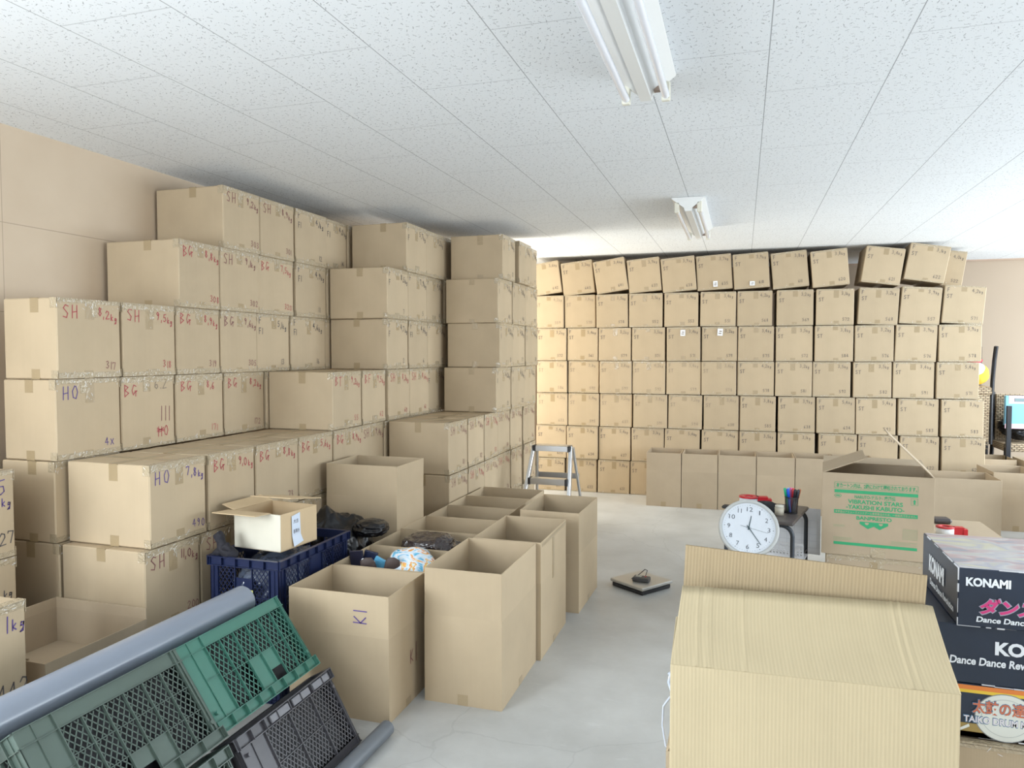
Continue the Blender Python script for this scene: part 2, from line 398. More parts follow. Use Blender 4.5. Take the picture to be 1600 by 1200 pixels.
near(2, -2.9, 1.93, 2.298, [('9,6',.50,.60,.055,'p',0),('kg',.83,.55,.045,'k',0)], 'sealed carton tucked below the one marked 8,5 kg, near end of side wall')
near(1, -2.9, 1.93, 2.298, [], 'sealed carton on the floor below the two near-end cartons marked in kg')
near(2, -2.36, 1.535, 1.90, [('6,',.45,.76,.055,'p',0),('1',.80,.74,.055,'p',0),('kg',.86,.74,.048,'p',0),('4',.70,.10,.06,'k',.15),('42',.80,.10,.055,'k',.15)], 'sealed carton marked 1 kg and 42 just above the grey roll')
near(1, -2.36, 1.535, 1.90, [], 'sealed carton on the floor below the one marked 1 kg, behind grey roll')
# middle tier
tier(7, -2.42, ys(5.06,5.43,5.80,6.17,6.54,6.90), [('FF','5,7kg','','k'),('FA','8,2kg','','k')], 'middle')
tier(6, -2.42, ys(4.745,5.11,5.455,5.81,6.18,6.54,6.90), [('FF','8,5kg','7','k'),('FA','7,9kg','5','k'),('FD','4,8kg','4','k')], 'middle')
tier(5, -2.42, ys(4.765,5.11,5.46,5.85,6.20,6.55,6.90), [('FF','4,7kg','2','k'),('FF1','4,4kg','6','k'),('FD','5,8kg','12','k')], 'middle')
tier(4, -2.42, ys(4.015,4.39,4.737,5.11,5.47,5.843,6.20,6.55,6.90), [('BT','9,2kg','55','r'),('BF','9,5kg','62','r'),('SH','8,3kg','60','r'),('SH','8,6kg','61','r'),('FF','5,3kg','3','k')], 'middle')
tier(3, -2.42, ys(2.533,2.885,3.24,3.637,4.022,4.38,4.70,5.07,5.44,5.84), [('HO','7,8kg','490','p'),('BG','9,0kg','21','r'),('BG','8,8kg','73','r'),('BG','5,6kg','','r'),('BG','8,9kg','','r'),('SH','9,4kg','','d'),('','','','k'),('','','','k'),('','','','k')], 'middle')
tier(2, -2.42, ys(2.488,2.826,3.20,3.57,3.94,4.31,4.68), [('SH','11,0kg','200','d'),('SH','10,8kg','','d'),('','','','k'),('','','','k'),('','','','k'),('','','','k')], 'middle')
tier(1, -2.42, ys(2.488,2.826,3.20,3.57,3.94,4.31,4.68), [('','','','k')]*6, 'middle')
# aisle tier
tier(7, -1.9, ys(5.80,6.16), [('F1','4,1kg','12','k')], 'aisle-side')
tier(7, -1.86, ys(6.19,6.55), [('F1','5,1kg','8','k')], 'aisle-side', start=2)
tier(7, -1.90, ys(6.56,6.86), [('F1','4,4kg','9','k')], 'aisle-side', start=3)
tier(6, -1.9, ys(5.72,6.10,6.49,6.90), [('F1','4,7kg','45','k'),('F1','5,0kg','46','k'),('F1','4,9kg','47','k')], 'aisle-side')
tier(5, -1.9, ys(5.72,6.10,6.49,6.90), [('F1','4,2kg','31','k'),('F1','6,0kg','37','k'),('F1','4,6kg','38','k')], 'aisle-side')
tier(4, -1.9, ys(5.66,6.04,6.45,6.88), [('F1','6,2kg','21','k'),('F1','4,8kg','22','k'),('F1','5,2kg','23','g')], 'aisle-side')
tier(3, -1.93, ys(4.71,5.07), [('SH','9,6kg','81','d')], 'aisle-side')
tier(3, -1.93, ys(5.09,5.435,5.79,6.14,6.49), [('SH','9,1kg','82','d'),('SH','7,9kg','83','r'),('SH','8,4kg','84','d'),('SH','8,8kg','85','d')], 'aisle-side', start=2)
tier(3, -1.93, ys(6.53,6.92), [('SH','8,0kg','86','d')], 'aisle-side', start=6)
tier(2, -1.93, ys(4.70,5.06), [('SH','9,0kg','71','d')], 'aisle-side')
tier(2, -1.93, ys(5.075,5.43,5.785,6.14,6.49), [('SH','9,9kg','72','r'),('SH','8,3kg','73','d'),('SH','8,1kg','74','r'),('SH','7,7kg','75','d')], 'aisle-side', start=2)
tier(2, -1.93, ys(6.53,6.92), [('SH','8,5kg','76','d')], 'aisle-side', start=6)
tier(1, -1.93, ys(4.70,5.06,5.43,5.785,6.14,6.49,6.90), [('','','','k')]*6, 'aisle-side')

# ---- the tall wall of cartons at the far end, written ends to the camera
FG_ = 'sealed cartons stacked in the tall far wall'
FY = 8.2; FL = .50
def far(row, col, x0, x1, z0, z1, num, wt, ang=0.0, pale=False):
    w = x1-x0-.004; h = z1-z0-.003
    wr = [('F',.06,.84,.036,'k',0),('ST',.06,.67,.036,'k',0),(wt,.66,.84,.032,'k',-.08),(num,.70,.12,.030,'k',0)]
    if row in (3, 4) and col < 7 or row == 6 and col < 3: wr = [(a,b,c_,d,'f',e) for a,b,c_,d,e_,e in wr]
    R = random.Random(row*50+col); cxp = (x0+x1)/2; a = math.radians(ang)
    h2 = h/2; loc = (cxp + math.sin(a)*h2*1.0, FY+FL/2+R.uniform(-.008,.012), z0+h2-math.cos(a)*h2)
    rowname = 'top' if row == 7 else ORD[row-1]
    rowtxt = 'top row' if row == 7 else ('floor row' if row == 1 else f'{ORD[row-1]} row up')
    lab = f'carton marked F over ST, {rowtxt}, {ORD[col-1]} from ladder end of far wall'
    b = carton(w, FL, h, loc, (0, -a, R.uniform(-.012,.012)), lab, FG_, wr, 'wall')
    return b
tops = [(-2.165,2.436,.34,.366,8,'642','3,6kg'),(-1.789,2.432,.36,.372,6,'640','3,3kg'),(-1.414,2.444,.352,.365,8.7,'641','3,4kg'),(-1.041,2.438,.353,.368,5.2,'637','3,9kg'),
        (-.673,2.435,.357,.37,4.9,'638','3,9kg'),(-.30,2.446,.363,.372,3.5,'635','3,7kg'),(.074,2.45,.355,.37,3.5,'618','3,9kg'),(.46,2.449,.352,.375,5.1,'611','3,8kg'),
        (.843,2.453,.348,.372,4.9,'620','3,8kg'),(1.339,2.462,.357,.367,-8.2,'621','3,4kg'),(1.736,2.472,.359,.363,-9.8,'622','3,1kg')]
for i, (x, z, w, h, a, num, wt) in enumerate(tops):
    far(7, i+1, x-w/2-.002, x+w/2+.002, z-h/2, z+h/2, num, wt, a)
rows = {
 6: [(-2.30,-1.95),(-1.94,-1.584),(-1.575,-1.22),(-1.205,-.838),(-.822,-.46),(-.442,-.071),(-.059,.296),(.332,.692),(.72,1.08),(1.118,1.488),(1.503,1.865),(1.878,2.24)],
 5: [(-2.27,-1.914),(-1.905,-1.55),(-1.544,-1.181),(-1.17,-.808),(-.793,-.434),(-.422,-.055),(-.044,.315),(.333,.696),(.71,1.076),(1.086,1.447),(1.458,1.831),(1.847,2.22)],
 4: [(-2.26,-1.904),(-1.897,-1.542),(-1.534,-1.172),(-1.162,-.801),(-.794,-.427),(-.42,-.058),(-.05,.321),(.329,.69),(.698,1.061),(1.079,1.435),(1.444,1.816),(1.831,2.204)],
 3: [(-2.267,-1.903),(-1.895,-1.537),(-1.526,-1.165),(-1.154,-.782),(-.771,-.408),(-.396,-.034),(-.017,.344),(.361,.725),(.738,1.106),(1.112,1.481),(1.499,1.863),(1.88,2.25)],
 2: [(-2.27,-1.912),(-1.908,-1.549),(-1.54,-1.182),(-1.173,-.815),(-.805,-.43),(-.415,-.034),(-.02,.349),(.363,.727),(.763,1.128),(1.138,1.508),(1.526,1.877),(1.895,2.275)],
 1: [(-2.27,-1.93),(-1.915,-1.56),(-1.55,-1.19),(-1.18,-.82),(-.81,-.44),(-.42,-.04),(-.02,.349),(.363,.727),(.763,1.128),(1.138,1.508),(1.526,1.877),(1.895,2.275)]}
zr = {1:(0,.376), 2:(.378,.752), 3:(.754,1.126), 4:(1.130,1.492), 5:(1.496,1.864), 6:(1.868,2.238)}
tilt = {(6,11): -4, (6,12): -4, (6,10): -2.5, (5,11): -1.5, (6,3): 1, (6,2): .8}
for r in rows:
    for c, (a, b) in enumerate(rows[r]):
        z0, z1 = zr[r]
        ang = tilt.get((r, c+1), random.uniform(-.5, .5))
        far(r, c+1, a, b, z0, z1, str(random.choice([60,61,62,63,59,58,57,56,55,54][r:r+3]))+str(random.randint(0,9)), random.choice(['3,4kg','3,5kg','3,8kg','3,1kg','3,9kg','5,4kg','4,2kg','3,2kg']), ang)
# the second layer glimpsed behind the sagging top row
carton(.36,.48,.366,(1.985,8.97,2.29),(0,.14,0),'carton peeking out behind the last carton of the far wall top row',FG_,[('F',.06,.84,.036,'k',0),('4,0kg',.66,.80,.032,'k',-.1),('522',.7,.12,.03,'k',0)],'wall')
carton(.36,.48,.366,(1.98,8.97,1.87),(0,0,0),'carton in the back layer directly under the one peeking out at the top',FG_,[],'wall')

# white slips stuck on far cartons
for (x, z, w, h, c) in ((-.285,2.32,.045,.06,'sixth'),(.09,2.315,.05,.045,'seventh'),(-.62,1.80,.05,.065,'fifth'),(-.23,1.805,.055,.075,'sixth')):
    t = M(); t.box((-w/2,-.0015,-h/2),(w/2,0,h/2)); t.box((-w*.3,-.0022,-h*.25),(w*.25,-.001,-h*.1),1); t.box((-w*.2,-.0022,h*.05),(w*.3,-.001,h*.2),1)
    o = t.build('paper_slip', [WHITE, INK['f']], None, (x, FY-.014, z), (0, random.uniform(-.1,.1), 0))
    tag(o, f'small white paper slip on {c} carton from the ladder end, {"top row" if z > 2 else "fifth row up"}', 'label', 'paper slips on the far wall of cartons')

# ------------------------------------------------------------------ open cartons
TH = .005
def open_carton(w, l, H, fold, loc, rz, label, group, flaps=(1,1,1,1), angs=None, mat=None, writing=None, inner=None, tape=True, z_floor=0.0):
    """w along x, l along y; flaps in order front(-y), back, left, right; angs = lean outwards (rad) from upright"""
    mat = mat or KRAFT; R = random.Random(int(loc[0]*977+loc[1]*331)&0xffff)
    root = empty('open_cardboard_box', loc, (0,0,rz)); tag(root, label, 'cardboard box', group)
    m = M()
    m.box((-w/2,-l/2,0),(w/2,-l/2+TH,fold)); m.box((-w/2,l/2-TH,0),(w/2,l/2,fold))
    m.box((-w/2,-l/2+TH,0),(-w/2+TH,l/2-TH,fold)); m.box((w/2-TH,-l/2+TH,0),(w/2,l/2-TH,fold))
    m.box((-w/2+TH,-l/2+TH,z_floor+.0),(w/2-TH,l/2-TH,z_floor+TH))
    m.build('box_body', mat, root)
    fh = H-fold; angs = angs or [R.uniform(-.02,.03) for _ in range(4)]
    for i in range(4):
        if not flaps[i]: continue
        ww = (w if i < 2 else l) - .003
        f = M(); f.cbox((-ww/2, 0, -.0008),(ww/2, TH, fh*flaps[i]), .0008)
        o = f.build('flap', mat, root)
        if i == 0: o.location = (0,-l/2,fold); o.rotation_euler = (angs[i],0,0)
        if i == 1: o.location = (0, l/2,fold); o.rotation_euler = (angs[i],0,PI)
        if i == 2: o.location = (-w/2,0,fold); o.rotation_euler = (angs[i],0,-PI/2)
        if i == 3: o.location = (w/2,0,fold); o.rotation_euler = (angs[i],0,PI/2)
    if tape:
        t = M(); e = .0009
        t.box((-.025,-l/2-e,0),(.025,-l/2,.05)); t.box((-.025,l/2,0),(.025,l/2+e,.05))
        t.box((w/2,-.02,0),(w/2+e,.03,.035)); t.build('packing_tape', TAPE, root)
    if writing:
        for (fc, items) in writing:
            t = M(); T = face_T(fc, w, l, H, .002); cols = []
            for (s, x, z, hh, c, rot) in items:
                if c not in cols: cols.append(c)
                hand(t, s, 0, 0, hh, T @ Matrix.Translation((x,z,0)) @ Matrix.Rotation(rot,4,'Z'), cols.index(c), w=.005)
            t.build('marker_lettering', [INK[c] for c in cols], root)
    return root
OG = 'open empty cartons lined up along the aisle'
xa, xb = -1.905, -1.415
cols_ = [(2.775,3.14,'open carton marked K1 beside the green crate, nearest of the aisle row'),
 (3.15,3.515,'open carton holding printed bags and dark slippers, behind the K1 carton'),
 (3.525,3.885,'open carton with a dark plastic bag inside, behind the one of printed bags'),
 (3.91,4.265,'empty open carton just behind the one filled with the dark plastic bag'),
 (4.27,4.61,'empty open carton, middle of the row between tall carton and aisle'),
 (4.62,4.97,'empty open carton, second to last of aisle row before the ladder'),
 (4.975,5.335,'empty open carton at the ladder end of the long aisle row')]
for i, (a, b, lab) in enumerate(cols_):
    wr = None; an = None
    if i == 0:
        wr = [('front', [('KI', .385, .42, .062, 'p', PI/2)]), ('right', [('K', .20, .18, .06, 'd', 0),('I', .255, .17, .085, 'd', 0)])]
        an = [-.005, .0, .0, -.005]
    open_carton(xb-xa, b-a, .548, .366, ((xa+xb)/2, (a+b)/2, 0), 0, lab, OG, angs=an, writing=wr)
open_carton(.37,.56,.612,.40,(-1.178,3.305,0),0,'big open carton, nearest of three beside the bare concrete aisle',OG, angs=[.0,.0,.0,.0])
open_carton(.37,.56,.612,.40,(-1.155,3.875,0),0,'big open carton taped at the rim, behind the nearest aisle one',OG, angs=[.0,.0,.0,.0])
open_carton(.375,.535,.612,.36,(-1.112,4.60,0),-.02,'big open carton standing furthest along the aisle near the ladder',OG, angs=[.0,.0,.0,.0])
# strip of tape round the rim of the second big open carton
t = M(); t.box((-.97,3.62,.585),(-.9685,4.14,.602)); t.box((-.97,3.835,.40),(-.9685,3.875,.585)); t.box((-.97,3.835,.36),(-.9685,3.87,.40)); 
rt_ = t.build('tape_strip', TAPE); tag(rt_, 'brown tape strip along the rim of the second big open carton', 'tape')
# tall open carton standing on a closed one
carton(.46,.37,.363,(-2.142,4.045,0),(0,0,0),'closed carton hidden under the tall open carton beside the side wall tiers','cartons supporting others',[],'wall')
open_carton(.465,.375,.555,.37,(-2.142,4.045,.366),0,'open carton raised on another carton, towering over the black bag','open cartons raised on others',angs=[.0,.0,.0,.02])
# low open carton against the near pallet, behind the roll
open_carton(.50,.48,.20,.155,(-2.645,2.235,.30),0,'low open carton half hidden behind the grey roll',None,flaps=(0,1,1,0),angs=[0,0,0,0],mat=KRAFT_GREY,tape=False)
carton(.48,.46,.296,(-2.645,2.24,0),(0,0,0),'closed carton on the floor under the low open carton by the roll','cartons supporting others',[],'wall')
t = M(); t.box((-.11,0,0),(.11,TH,.16)); o = t.build('cardboard_flap', KRAFT_GREY, None, (-2.60,2.01,.30), (.1,0,.1)); tag(o,'loose cardboard flap standing beside the low open carton behind roll','cardboard')

# far row of open cartons in front of the carton wall
RG = 'open cartons lined up before the far carton wall'
fx = [-.938,-.582,-.222,.147,.506,.868,1.23]
nm = ['end nearest the ladder','second from the ladder end','third from the ladder end','fourth from the ladder end','fifth, right behind the pens','sixth, behind the green-printed carton']
for i in range(6):
    a, b = fx[i], fx[i+1]
    open_carton(b-a-.006,.42,.555,.37,((a+b)/2,7.66+.21,0),0,f'empty open carton in the far row, {nm[i]}',RG,mat=KRAFT_GREY)
open_carton(.53,.45,.50,.34,(1.85,7.38,0),0,'wide open carton partly behind the green-printed carton, edge torn',RG,mat=KRAFT_GREY)
open_carton(.36,.50,.52,.37,(2.33,7.75,0),0,'open carton just beyond the wide torn-edged open carton',RG,mat=KRAFT_GREY)
open_carton(.40,.40,.52,.37,(2.62,7.05,0),0,'open carton with m in marker at the photo edge by the chairs',RG,mat=KRAFT_GREY,writing=[('front',[('m',.10,.30,.09,'k',PI/2)])])
open_carton(.34,.40,.52,.37,(2.44,8.62,0),0,'open carton right under the woven chairs, beside the carton wall',RG,mat=KRAFT_GREY)
open_carton(.40,.40,.52,.37,(2.86,8.52,0),0,'open carton under the woven chairs at the photo edge',RG,mat=KRAFT_GREY)

# ------------------------------------------------------------------ big near cartons
def flute_flap(w, h, amp=.0022, period=.0078, th=.006):
    """single-wall board with its wavy flute showing at the top edge"""
    m = M(); lt = .0006
    m.box((-w/2,0,0),(w/2,lt,h)); m.box((-w/2,th-lt,0),(w/2,th,h))
    n = int(w/period*8); pts = [(-w/2+w*i/n, th/2+amp*math.sin(2*PI*(w*i/n)/period)) for i in range(n+1)]
    vs = []; fs = []
    for x, y in pts: vs += [(x,y-.0004,.002),(x,y+.0004,.002),(x,y+.0004,h),(x,y-.0004,h)]
    for i in range(n):
        a = i*4; b = a+4; fs += [(a,b,b+3,a+3),(a+1,a+2,b+2,b+1),(a+3,b+3,b+2,a+2)]
    m.add(vs, fs, 0); m.box((-w/2,lt,0),(w/2,th-lt,h-.004),1)
    return m
root = empty('open_cardboard_box', (.1335,1.765,.366),(0,0,.045)); tag(root,'large pale fluted carton with folded flaps closest to the viewer','cardboard box')
w, l, fo = .563, .30, .540
m = M()
m.cbox((-w/2,-l/2,0),(w/2,-l/2+.006,fo),.0015); m.cbox((-w/2,l/2-.006,0),(w/2,l/2,fo),.0015)
m.cbox((-w/2,-l/2+.006,0),(-w/2+.006,l/2-.006,fo),.0015); m.cbox((w/2-.006,-l/2+.006,0),(w/2,l/2-.006,fo),.0015); m.box((-w/2+.006,-l/2+.006,0),(w/2-.006,l/2-.006,.006))
m.build('box_body', KRAFT_FLUTED, root)
# front flap, folded back over the opening, its outline slightly narrower at the top with a few crush lines
m = M(); nx = 48; nz = 8; hf = .232; vs = []; fs = []
def crush(u):
    return -.0018*sum(math.exp(-((u-c)/.0035)**2) for c in (-.226,-.205,-.197,-.125,.196,.212))
for side in (0,1):
    for j in range(nz+1):
        for i in range(nx*4+1):
            s_ = i/(nx*4)-.5; v = j/nz
            x = s_*(w*(1-.03*v)) + .010*v; bend = .012*math.sin(v*PI)+.01*max(0,(s_-.44)/.06)**2*v
            vs.append((x, (0 if side==0 else .006)+crush(x)+bend*.4, hf*v))
nn = nx*4+1
for side in (0,1):
    o_ = side*nn*(nz+1)
    for j in range(nz):
        for i in range(nn-1):
            q = [o_+j*nn+i,o_+j*nn+i+1,o_+(j+1)*nn+i+1,o_+(j+1)*nn+i]; fs.append(q if side==0 else q[::-1])
for i in range(nn-1):
    a = nz*nn+i; b = nn*(nz+1)+nz*nn+i; fs.append((a,a+1,b+1,b))
for j in range(nz):
    for i in (0, nn-1):
        a = j*nn+i; b = nn*(nz+1)+j*nn+i; fs.append((a,a+nn,b+nn,b))
m.add(vs, fs, 0, True)
m.build('flap', KRAFT_FLUTED, root, (0,-l/2,fo), (-1.07,0,0))
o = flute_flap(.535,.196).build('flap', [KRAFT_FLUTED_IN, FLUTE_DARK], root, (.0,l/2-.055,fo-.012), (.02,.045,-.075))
m = M(); m.cbox((-.13,0,0),(.13,.005,.15),.001); m.build('flap', KRAFT_FLUTED, root, (-w/2+.012,-.01,fo-.005),(PI-.08,0,PI/2))
m = M(); m.cbox((-.13,0,0),(.13,.005,.15),.001); m.build('flap', KRAFT_FLUTED, root, (w/2-.012,-.01,fo-.005),(PI-.08,0,-PI/2))
carton(.52,.30,.36,(.14,1.75,0),(0,0,0),'closed carton on the floor under the large pale fluted carton','cartons supporting others',[],'wall')
# low carton showing at the fluted carton's corner with a torn flap and plastic strap
r2 = open_carton(.44,.36,.42,.366,(.012,2.42,0),0,'low carton showing past the fluted carton edge, flap half lifted',None,flaps=(0,0,1,1),angs=[0,0,-.5,0])
m = M(); pts = [(-.212,2.28,.36),(-.222,2.27,.43),(-.218,2.25,.50),(-.195,2.22,.545),(-.17,2.20,.55)]
m.tube(pts,.0035,6); m.tube([(-.185,2.215,.55),(-.20,2.22,.59),(-.195,2.22,.62),(-.165,2.22,.62)],.005,6); m.tube([(-.175,2.215,.60),(-.20,2.22,.62)],.006,6)
PLASTIC = simple('clear_plastic', (.70,.76,.88), .15, trans=.35)
o = m.build('plastic_strap', PLASTIC); tag(o,'thin bluish plastic strap looping beside the large fluted carton','strap')

# ------------------------------------------------------------------ printed game boxes on the near right
NAVY = simple('navy_gloss_print', (.016,.026,.048), .3, bump=.05, bscale=12, vary=.25)
WORN = simple('worn_white_edge', (.62,.63,.66), .8)
MAGENTA = simple('magenta_print', (.62,.045,.20), .4); SILVERP = simple('grey_outline_print', (.33,.35,.42), .5)
WPRINT = simple('white_print', (.80,.84,.88), .5)
def art_mat():
    m, nt, b = new_mat('faded_party_artwork'); N = nt.nodes.new; L = nt.links.new
    tc = N('ShaderNodeTexCoord'); mp = N('ShaderNodeMapping'); mp.inputs['Scale'].default_value = (7,16,1); mp.inputs['Rotation'].default_value = (0,0,.5)
    L(tc.outputs['Object'], mp.inputs[0])
    n = N('ShaderNodeTexNoise'); n.inputs['Scale'].default_value = .9; n.inputs['Detail'].default_value = 2.5; n.inputs['Distortion'].default_value = .8; L(mp.outputs[0], n.inputs['Vector'])
    cr = N('ShaderNodeValToRGB'); e = cr.color_ramp.elements
    for p, c in ((0,(.13,.14,.20)),(.36,(.26,.27,.34)),(.43,(0.43,0.29,0.30)),(.5,(0.50,0.49,0.49)),(.56,(.35,.36,.44)),(.62,(0.52,0.49,0.35)),(.68,(0.53,0.55,0.56)),(1,(.4,.42,.5))):
        if p in (0,1): el = e[0 if p == 0 else len(e)-1]; el.color = (*c,1)
        else: el = e.new(p); el.color = (*c,1)
    L(n.outputs['Fac'], cr.inputs[0]); L(cr.outputs[0], b.inputs['Base Color']); b.inputs['Roughness'].default_value = .22
    return m
ART = art_mat()
PB_ = simple('steel_blue_print', (.10,.20,.32),.45)
def game_box(name, w, l, h, loc, rz, label, texts, top=None, side=None, extra=None, mats=None):
    root = empty(name, loc, (0,0,rz)); tag(root, label, 'box', 'printed game boxes stacked at the near corner')
    m = M(); m.cbox((-w/2,-l/2,0),(w/2,l/2,h),.002); m.build('box_body', mats or NAVY, root)
    if top:
        t = M(); t.box((-w/2+.003,-l/2+.003,h-.001),(w/2-.003,l/2-.003,h+.0006)); t.build('printed_lid', top, root)
    t = M(); R = random.Random(3)
    for (a, b_) in (((-w/2,-l/2,0),(0,0,1)),((-w/2,-l/2,h),(1,0,0)),((-w/2,-l/2,h),(0,1,0)),((-w/2,-l/2,0),(1,0,0))):
        a = Vector(a); d = Vector(b_); Lg = (w if b_[0] else l if b_[1] else h); s = 0
        while s < Lg:
            q = R.uniform(.01,.05); 
            if R.random() < .62:
                r_ = R.uniform(.0008,.0024); p = a+d*s; e_ = a+d*min(s+q,Lg); t.tube([p,e_], r_, 5)
            s += q+R.uniform(0,.02)
    t.build('worn_edge', WORN, root)
    if texts:
        t = M(); ms = []
        for (fc, s, x0, z0, x1, z1, mt, bold, sh) in texts:
            if mt not in ms: ms.append(mt)
            put_text(t, s, x0, z0, x1, z1, face_T(fc, w, l, h, .0021 if mt not in (SILVERP, PB_) else .0018), ms.index(mt), bold, sh)
        t.build('printed_lettering', ms, root)
    if extra: extra(root, w, l, h)
    return root
# the carton everything stands on
carton(.80,.62,.622,(.87,2.34,0),(0,0,0),'big closed carton under the stack of printed game boxes','cartons supporting others',[],'wall')
gx, gy = .50, 2.04
FT = 'front'
def taiko_extra(root, w, l, h):
    t = M(); T = face_T(FT, w, l, h, .0008)
    def q(x0,z0,x1,z1,mi,o=0): t.add([(x0,z0,o),(x1,z0,o),(x1,z1,o),(x0,z1,o)],[(0,1,2,3)],mi,False,T)
    q(.0,h*.90,w,h*1.0-.002,0); q(.0,h*.84,w,h*.90,1); q(0,0,w,h*.26,2); q(0,0,w,h*.10,1)
    t.build('printed_band', [simple('orange_print',(.75,.22,.04),.4), simple('yellow_print',(.80,.55,.05),.4), simple('ochre_print',(.36,.25,.07),.4)], root)
    t = M(); c = (.112,h*.43); n = 40
    for (r, mi, o) in ((.060,1,.0002),(.058,0,.0004),(.047,2,.0006),(.0455,0,.0008)):
        t.add([(c[0]+r*1.12*math.cos(2*PI*k/n), c[1]+r*math.sin(2*PI*k/n), o) for k in range(n)], [tuple(range(n))], mi, False, T)
    t.add([(.012,.012,.001),(.035,.026,.001),(.033,.033,.001),(.010,.018,.001)],[(0,1,2,3)],0,False,T)
    t.build('printed_drum_disc', [simple('cream_print',(.74,.76,.70),.5), simple('grey_ring',(.25,.27,.28),.5), simple('pale_ring',(.5,.53,.5),.5)], root)
OR_ = simple('salmon_print',(.62,.17,.08),.45); PW = simple('pinkish_white_print',(.78,.74,.78),.45); PB = PB_
game_box('drum_game_box',.42,.36,.132,(gx+.225,gy+.19,.628),0,'orange and navy drum game box, bottom of the printed stack',
 [(FT,'太鼓の達人',.038,.060,.183,.098,PB,.05,0),(FT,'太鼓の達人',.040,.062,.181,.096,OR_,.02,0),(FT,'TAIKO DRUM MASTER',.020,.036,.215,.056,PB,.06,0),(FT,'TAIKO DRUM MASTER',.022,.038,.213,.054,PW,.025,0)],extra=taiko_extra)
KT = 'KONAMI'
game_box('game_box',.50,.40,.146,(gx+.222,gy+.21,.762),0,'navy game box sandwiched in the middle of the printed stack',
 [(FT,KT,.128,.078,.30,.112,WPRINT,.045,0),(FT,'Dance Dance Revolution',.030,.048,.255,.068,WPRINT,.03,.1)])
game_box('game_box',.46,.37,.143,(gx+.245,gy+.185,.909),0,'navy game box with faded artwork lid, topmost of the printed stack',
 [(FT,KT,.016,.100,.112,.122,WPRINT,.045,0),
  (FT,'ダンスダンス',.040,.030,.29,.076,SILVERP,.09,.22),(FT,'ダンスダンス',.043,.033,.287,.073,MAGENTA,.045,.22),
  (FT,'Dance Dance Revolution',.040,.013,.245,.027,WPRINT,.03,.15),
  ('left',KT,.085,.056,.245,.104,WPRINT,.05,0),('left','Dance Dance Revolution',.10,.022,.34,.040,WPRINT,.03,0)], top=ART)

# ------------------------------------------------------------------ green-printed carton
GREEN = simple('green_print', (.03,.33,.14), .55); KTXT = simple('green_faint_print', (.30,.34,.20), .6)
JW, JL, JH = .588, .43, .487
carton(.55,.40,.38,(.785,4.91,0),(0,0,-.1),'closed carton on the floor under the green-printed carton','cartons supporting others',[],'side',mat=KRAFT_GREY)
root = empty('open_cardboard_box', (.465+JW/2*.995+JL/2*.1,4.725+JL/2*.995-JW/2*.1,.385),(0,0,-.1)); tag(root,'open brown carton with green Japanese print, flaps sticking up','cardboard box')
m = M(); m.cbox((-JW/2,-JL/2,0),(JW/2,-JL/2+.006,JH),.001); m.box((-JW/2,JL/2-.006,0),(JW/2,JL/2,JH)); m.box((-JW/2,-JL/2+.006,0),(-JW/2+.006,JL/2-.006,JH)); m.box((JW/2-.006,-JL/2+.006,0),(JW/2,JL/2-.006,JH)); m.box((-JW/2+.006,-JL/2+.006,0),(JW/2-.006,JL/2-.006,.006)); m.build('box_body', KRAFT_GREY, root)
m = M(); m.cbox((-JL/2+.004,0,0),(JL/2-.004,.006,.25),.001); m.build('flap',KRAFT_GREY,root,(-JW/2,0,JH),(-1.18,0,-PI/2))
m = M(); m.cbox((-JL/2+.004,0,0),(JL/2-.004,.006,.34),.001); m.build('flap',KRAFT_GREY,root,(JW/2,0,JH),(-.78,0,PI/2))
m = M(); m.cbox((-JW/2+.004,0,0),(JW/2-.004,.006,.20),.001); m.build('flap',KRAFT_GREY,root,(0,JL/2,JH),(1.5,0,PI))
T = face_T('front', JW, JL, JH, .0012)
def fpos(px, py):  # fraction of the printed face measured on the photograph
    return px*JW, py*JH
t = M()
def bar(x0,y0,x1,y1,mi=0,o=0.0): t.add([(x0*JW,y0*JH,o),(x1*JW,y0*JH,o),(x1*JW,y1*JH,o),(x0*JW,y1*JH,o)],[(0,1,2,3)],mi,False,T)
def txt(s,x0,y0,x1,y1,mi=0,b=.0,o=0.0): put_text(t,s,x0*JW,y0*JH,x1*JW,y1*JH,T @ Matrix.Translation((0,0,o)),mi,b)
bar(.115,.76,.86,.80); bar(.115,.508,.86,.553); bar(.115,.125,.86,.160)
for (x0,y0,x1,y1) in ((.115,.815,.86,.818),(.115,.888,.86,.891),(.115,.815,.118,.891),(.857,.815,.86,.891),(.80,.665,.86,.668),(.80,.742,.86,.745),(.80,.665,.803,.745),(.857,.665,.86,.745)): bar(x0,y0,x1,y1)
txt('本カートン内は、2箱にわけて梱包されております。',.13,.824,.85,.882,0,.022)
txt('NARUTO-ナルト- 疾風伝',.30,.698,.665,.75,0,.022)
txt('VIBRATION STARS',.24,.636,.73,.687,0,.03)
txt('-YAKUSHI KABUTO-',.225,.571,.745,.622,0,.03)
txt('本商品はアミューズメントゲーム専用景品のため、一般販売できません。',.125,.516,.85,.545,1,.01,.0006)
txt('BANPRESTO',.32,.445,.635,.49,0,.03)
# up arrow
t.add([(.815*JW,.705*JH,0),(.845*JW,.705*JH,0),(.83*JW,.735*JH,0)],[(0,1,2)],0,False,T); bar(.823,.675,.837,.706)
# hexagonal recycle mark
hx = [(.115,.725),(.13,.745),(.165,.745),(.18,.725),(.165,.705),(.13,.705)]
for a, b in zip(hx, hx[1:]+hx[:1]):
    a = Vector((a[0]*JW,a[1]*JH,0)); b = Vector((b[0]*JW,b[1]*JH,0)); d=(b-a).normalized(); n=Vector((-d.y,d.x,0))*.0012; t.add([a-n,b-n,b+n,a+n],[(0,1,2,3)],0,False,T)
bar(.13,.718,.165,.732)
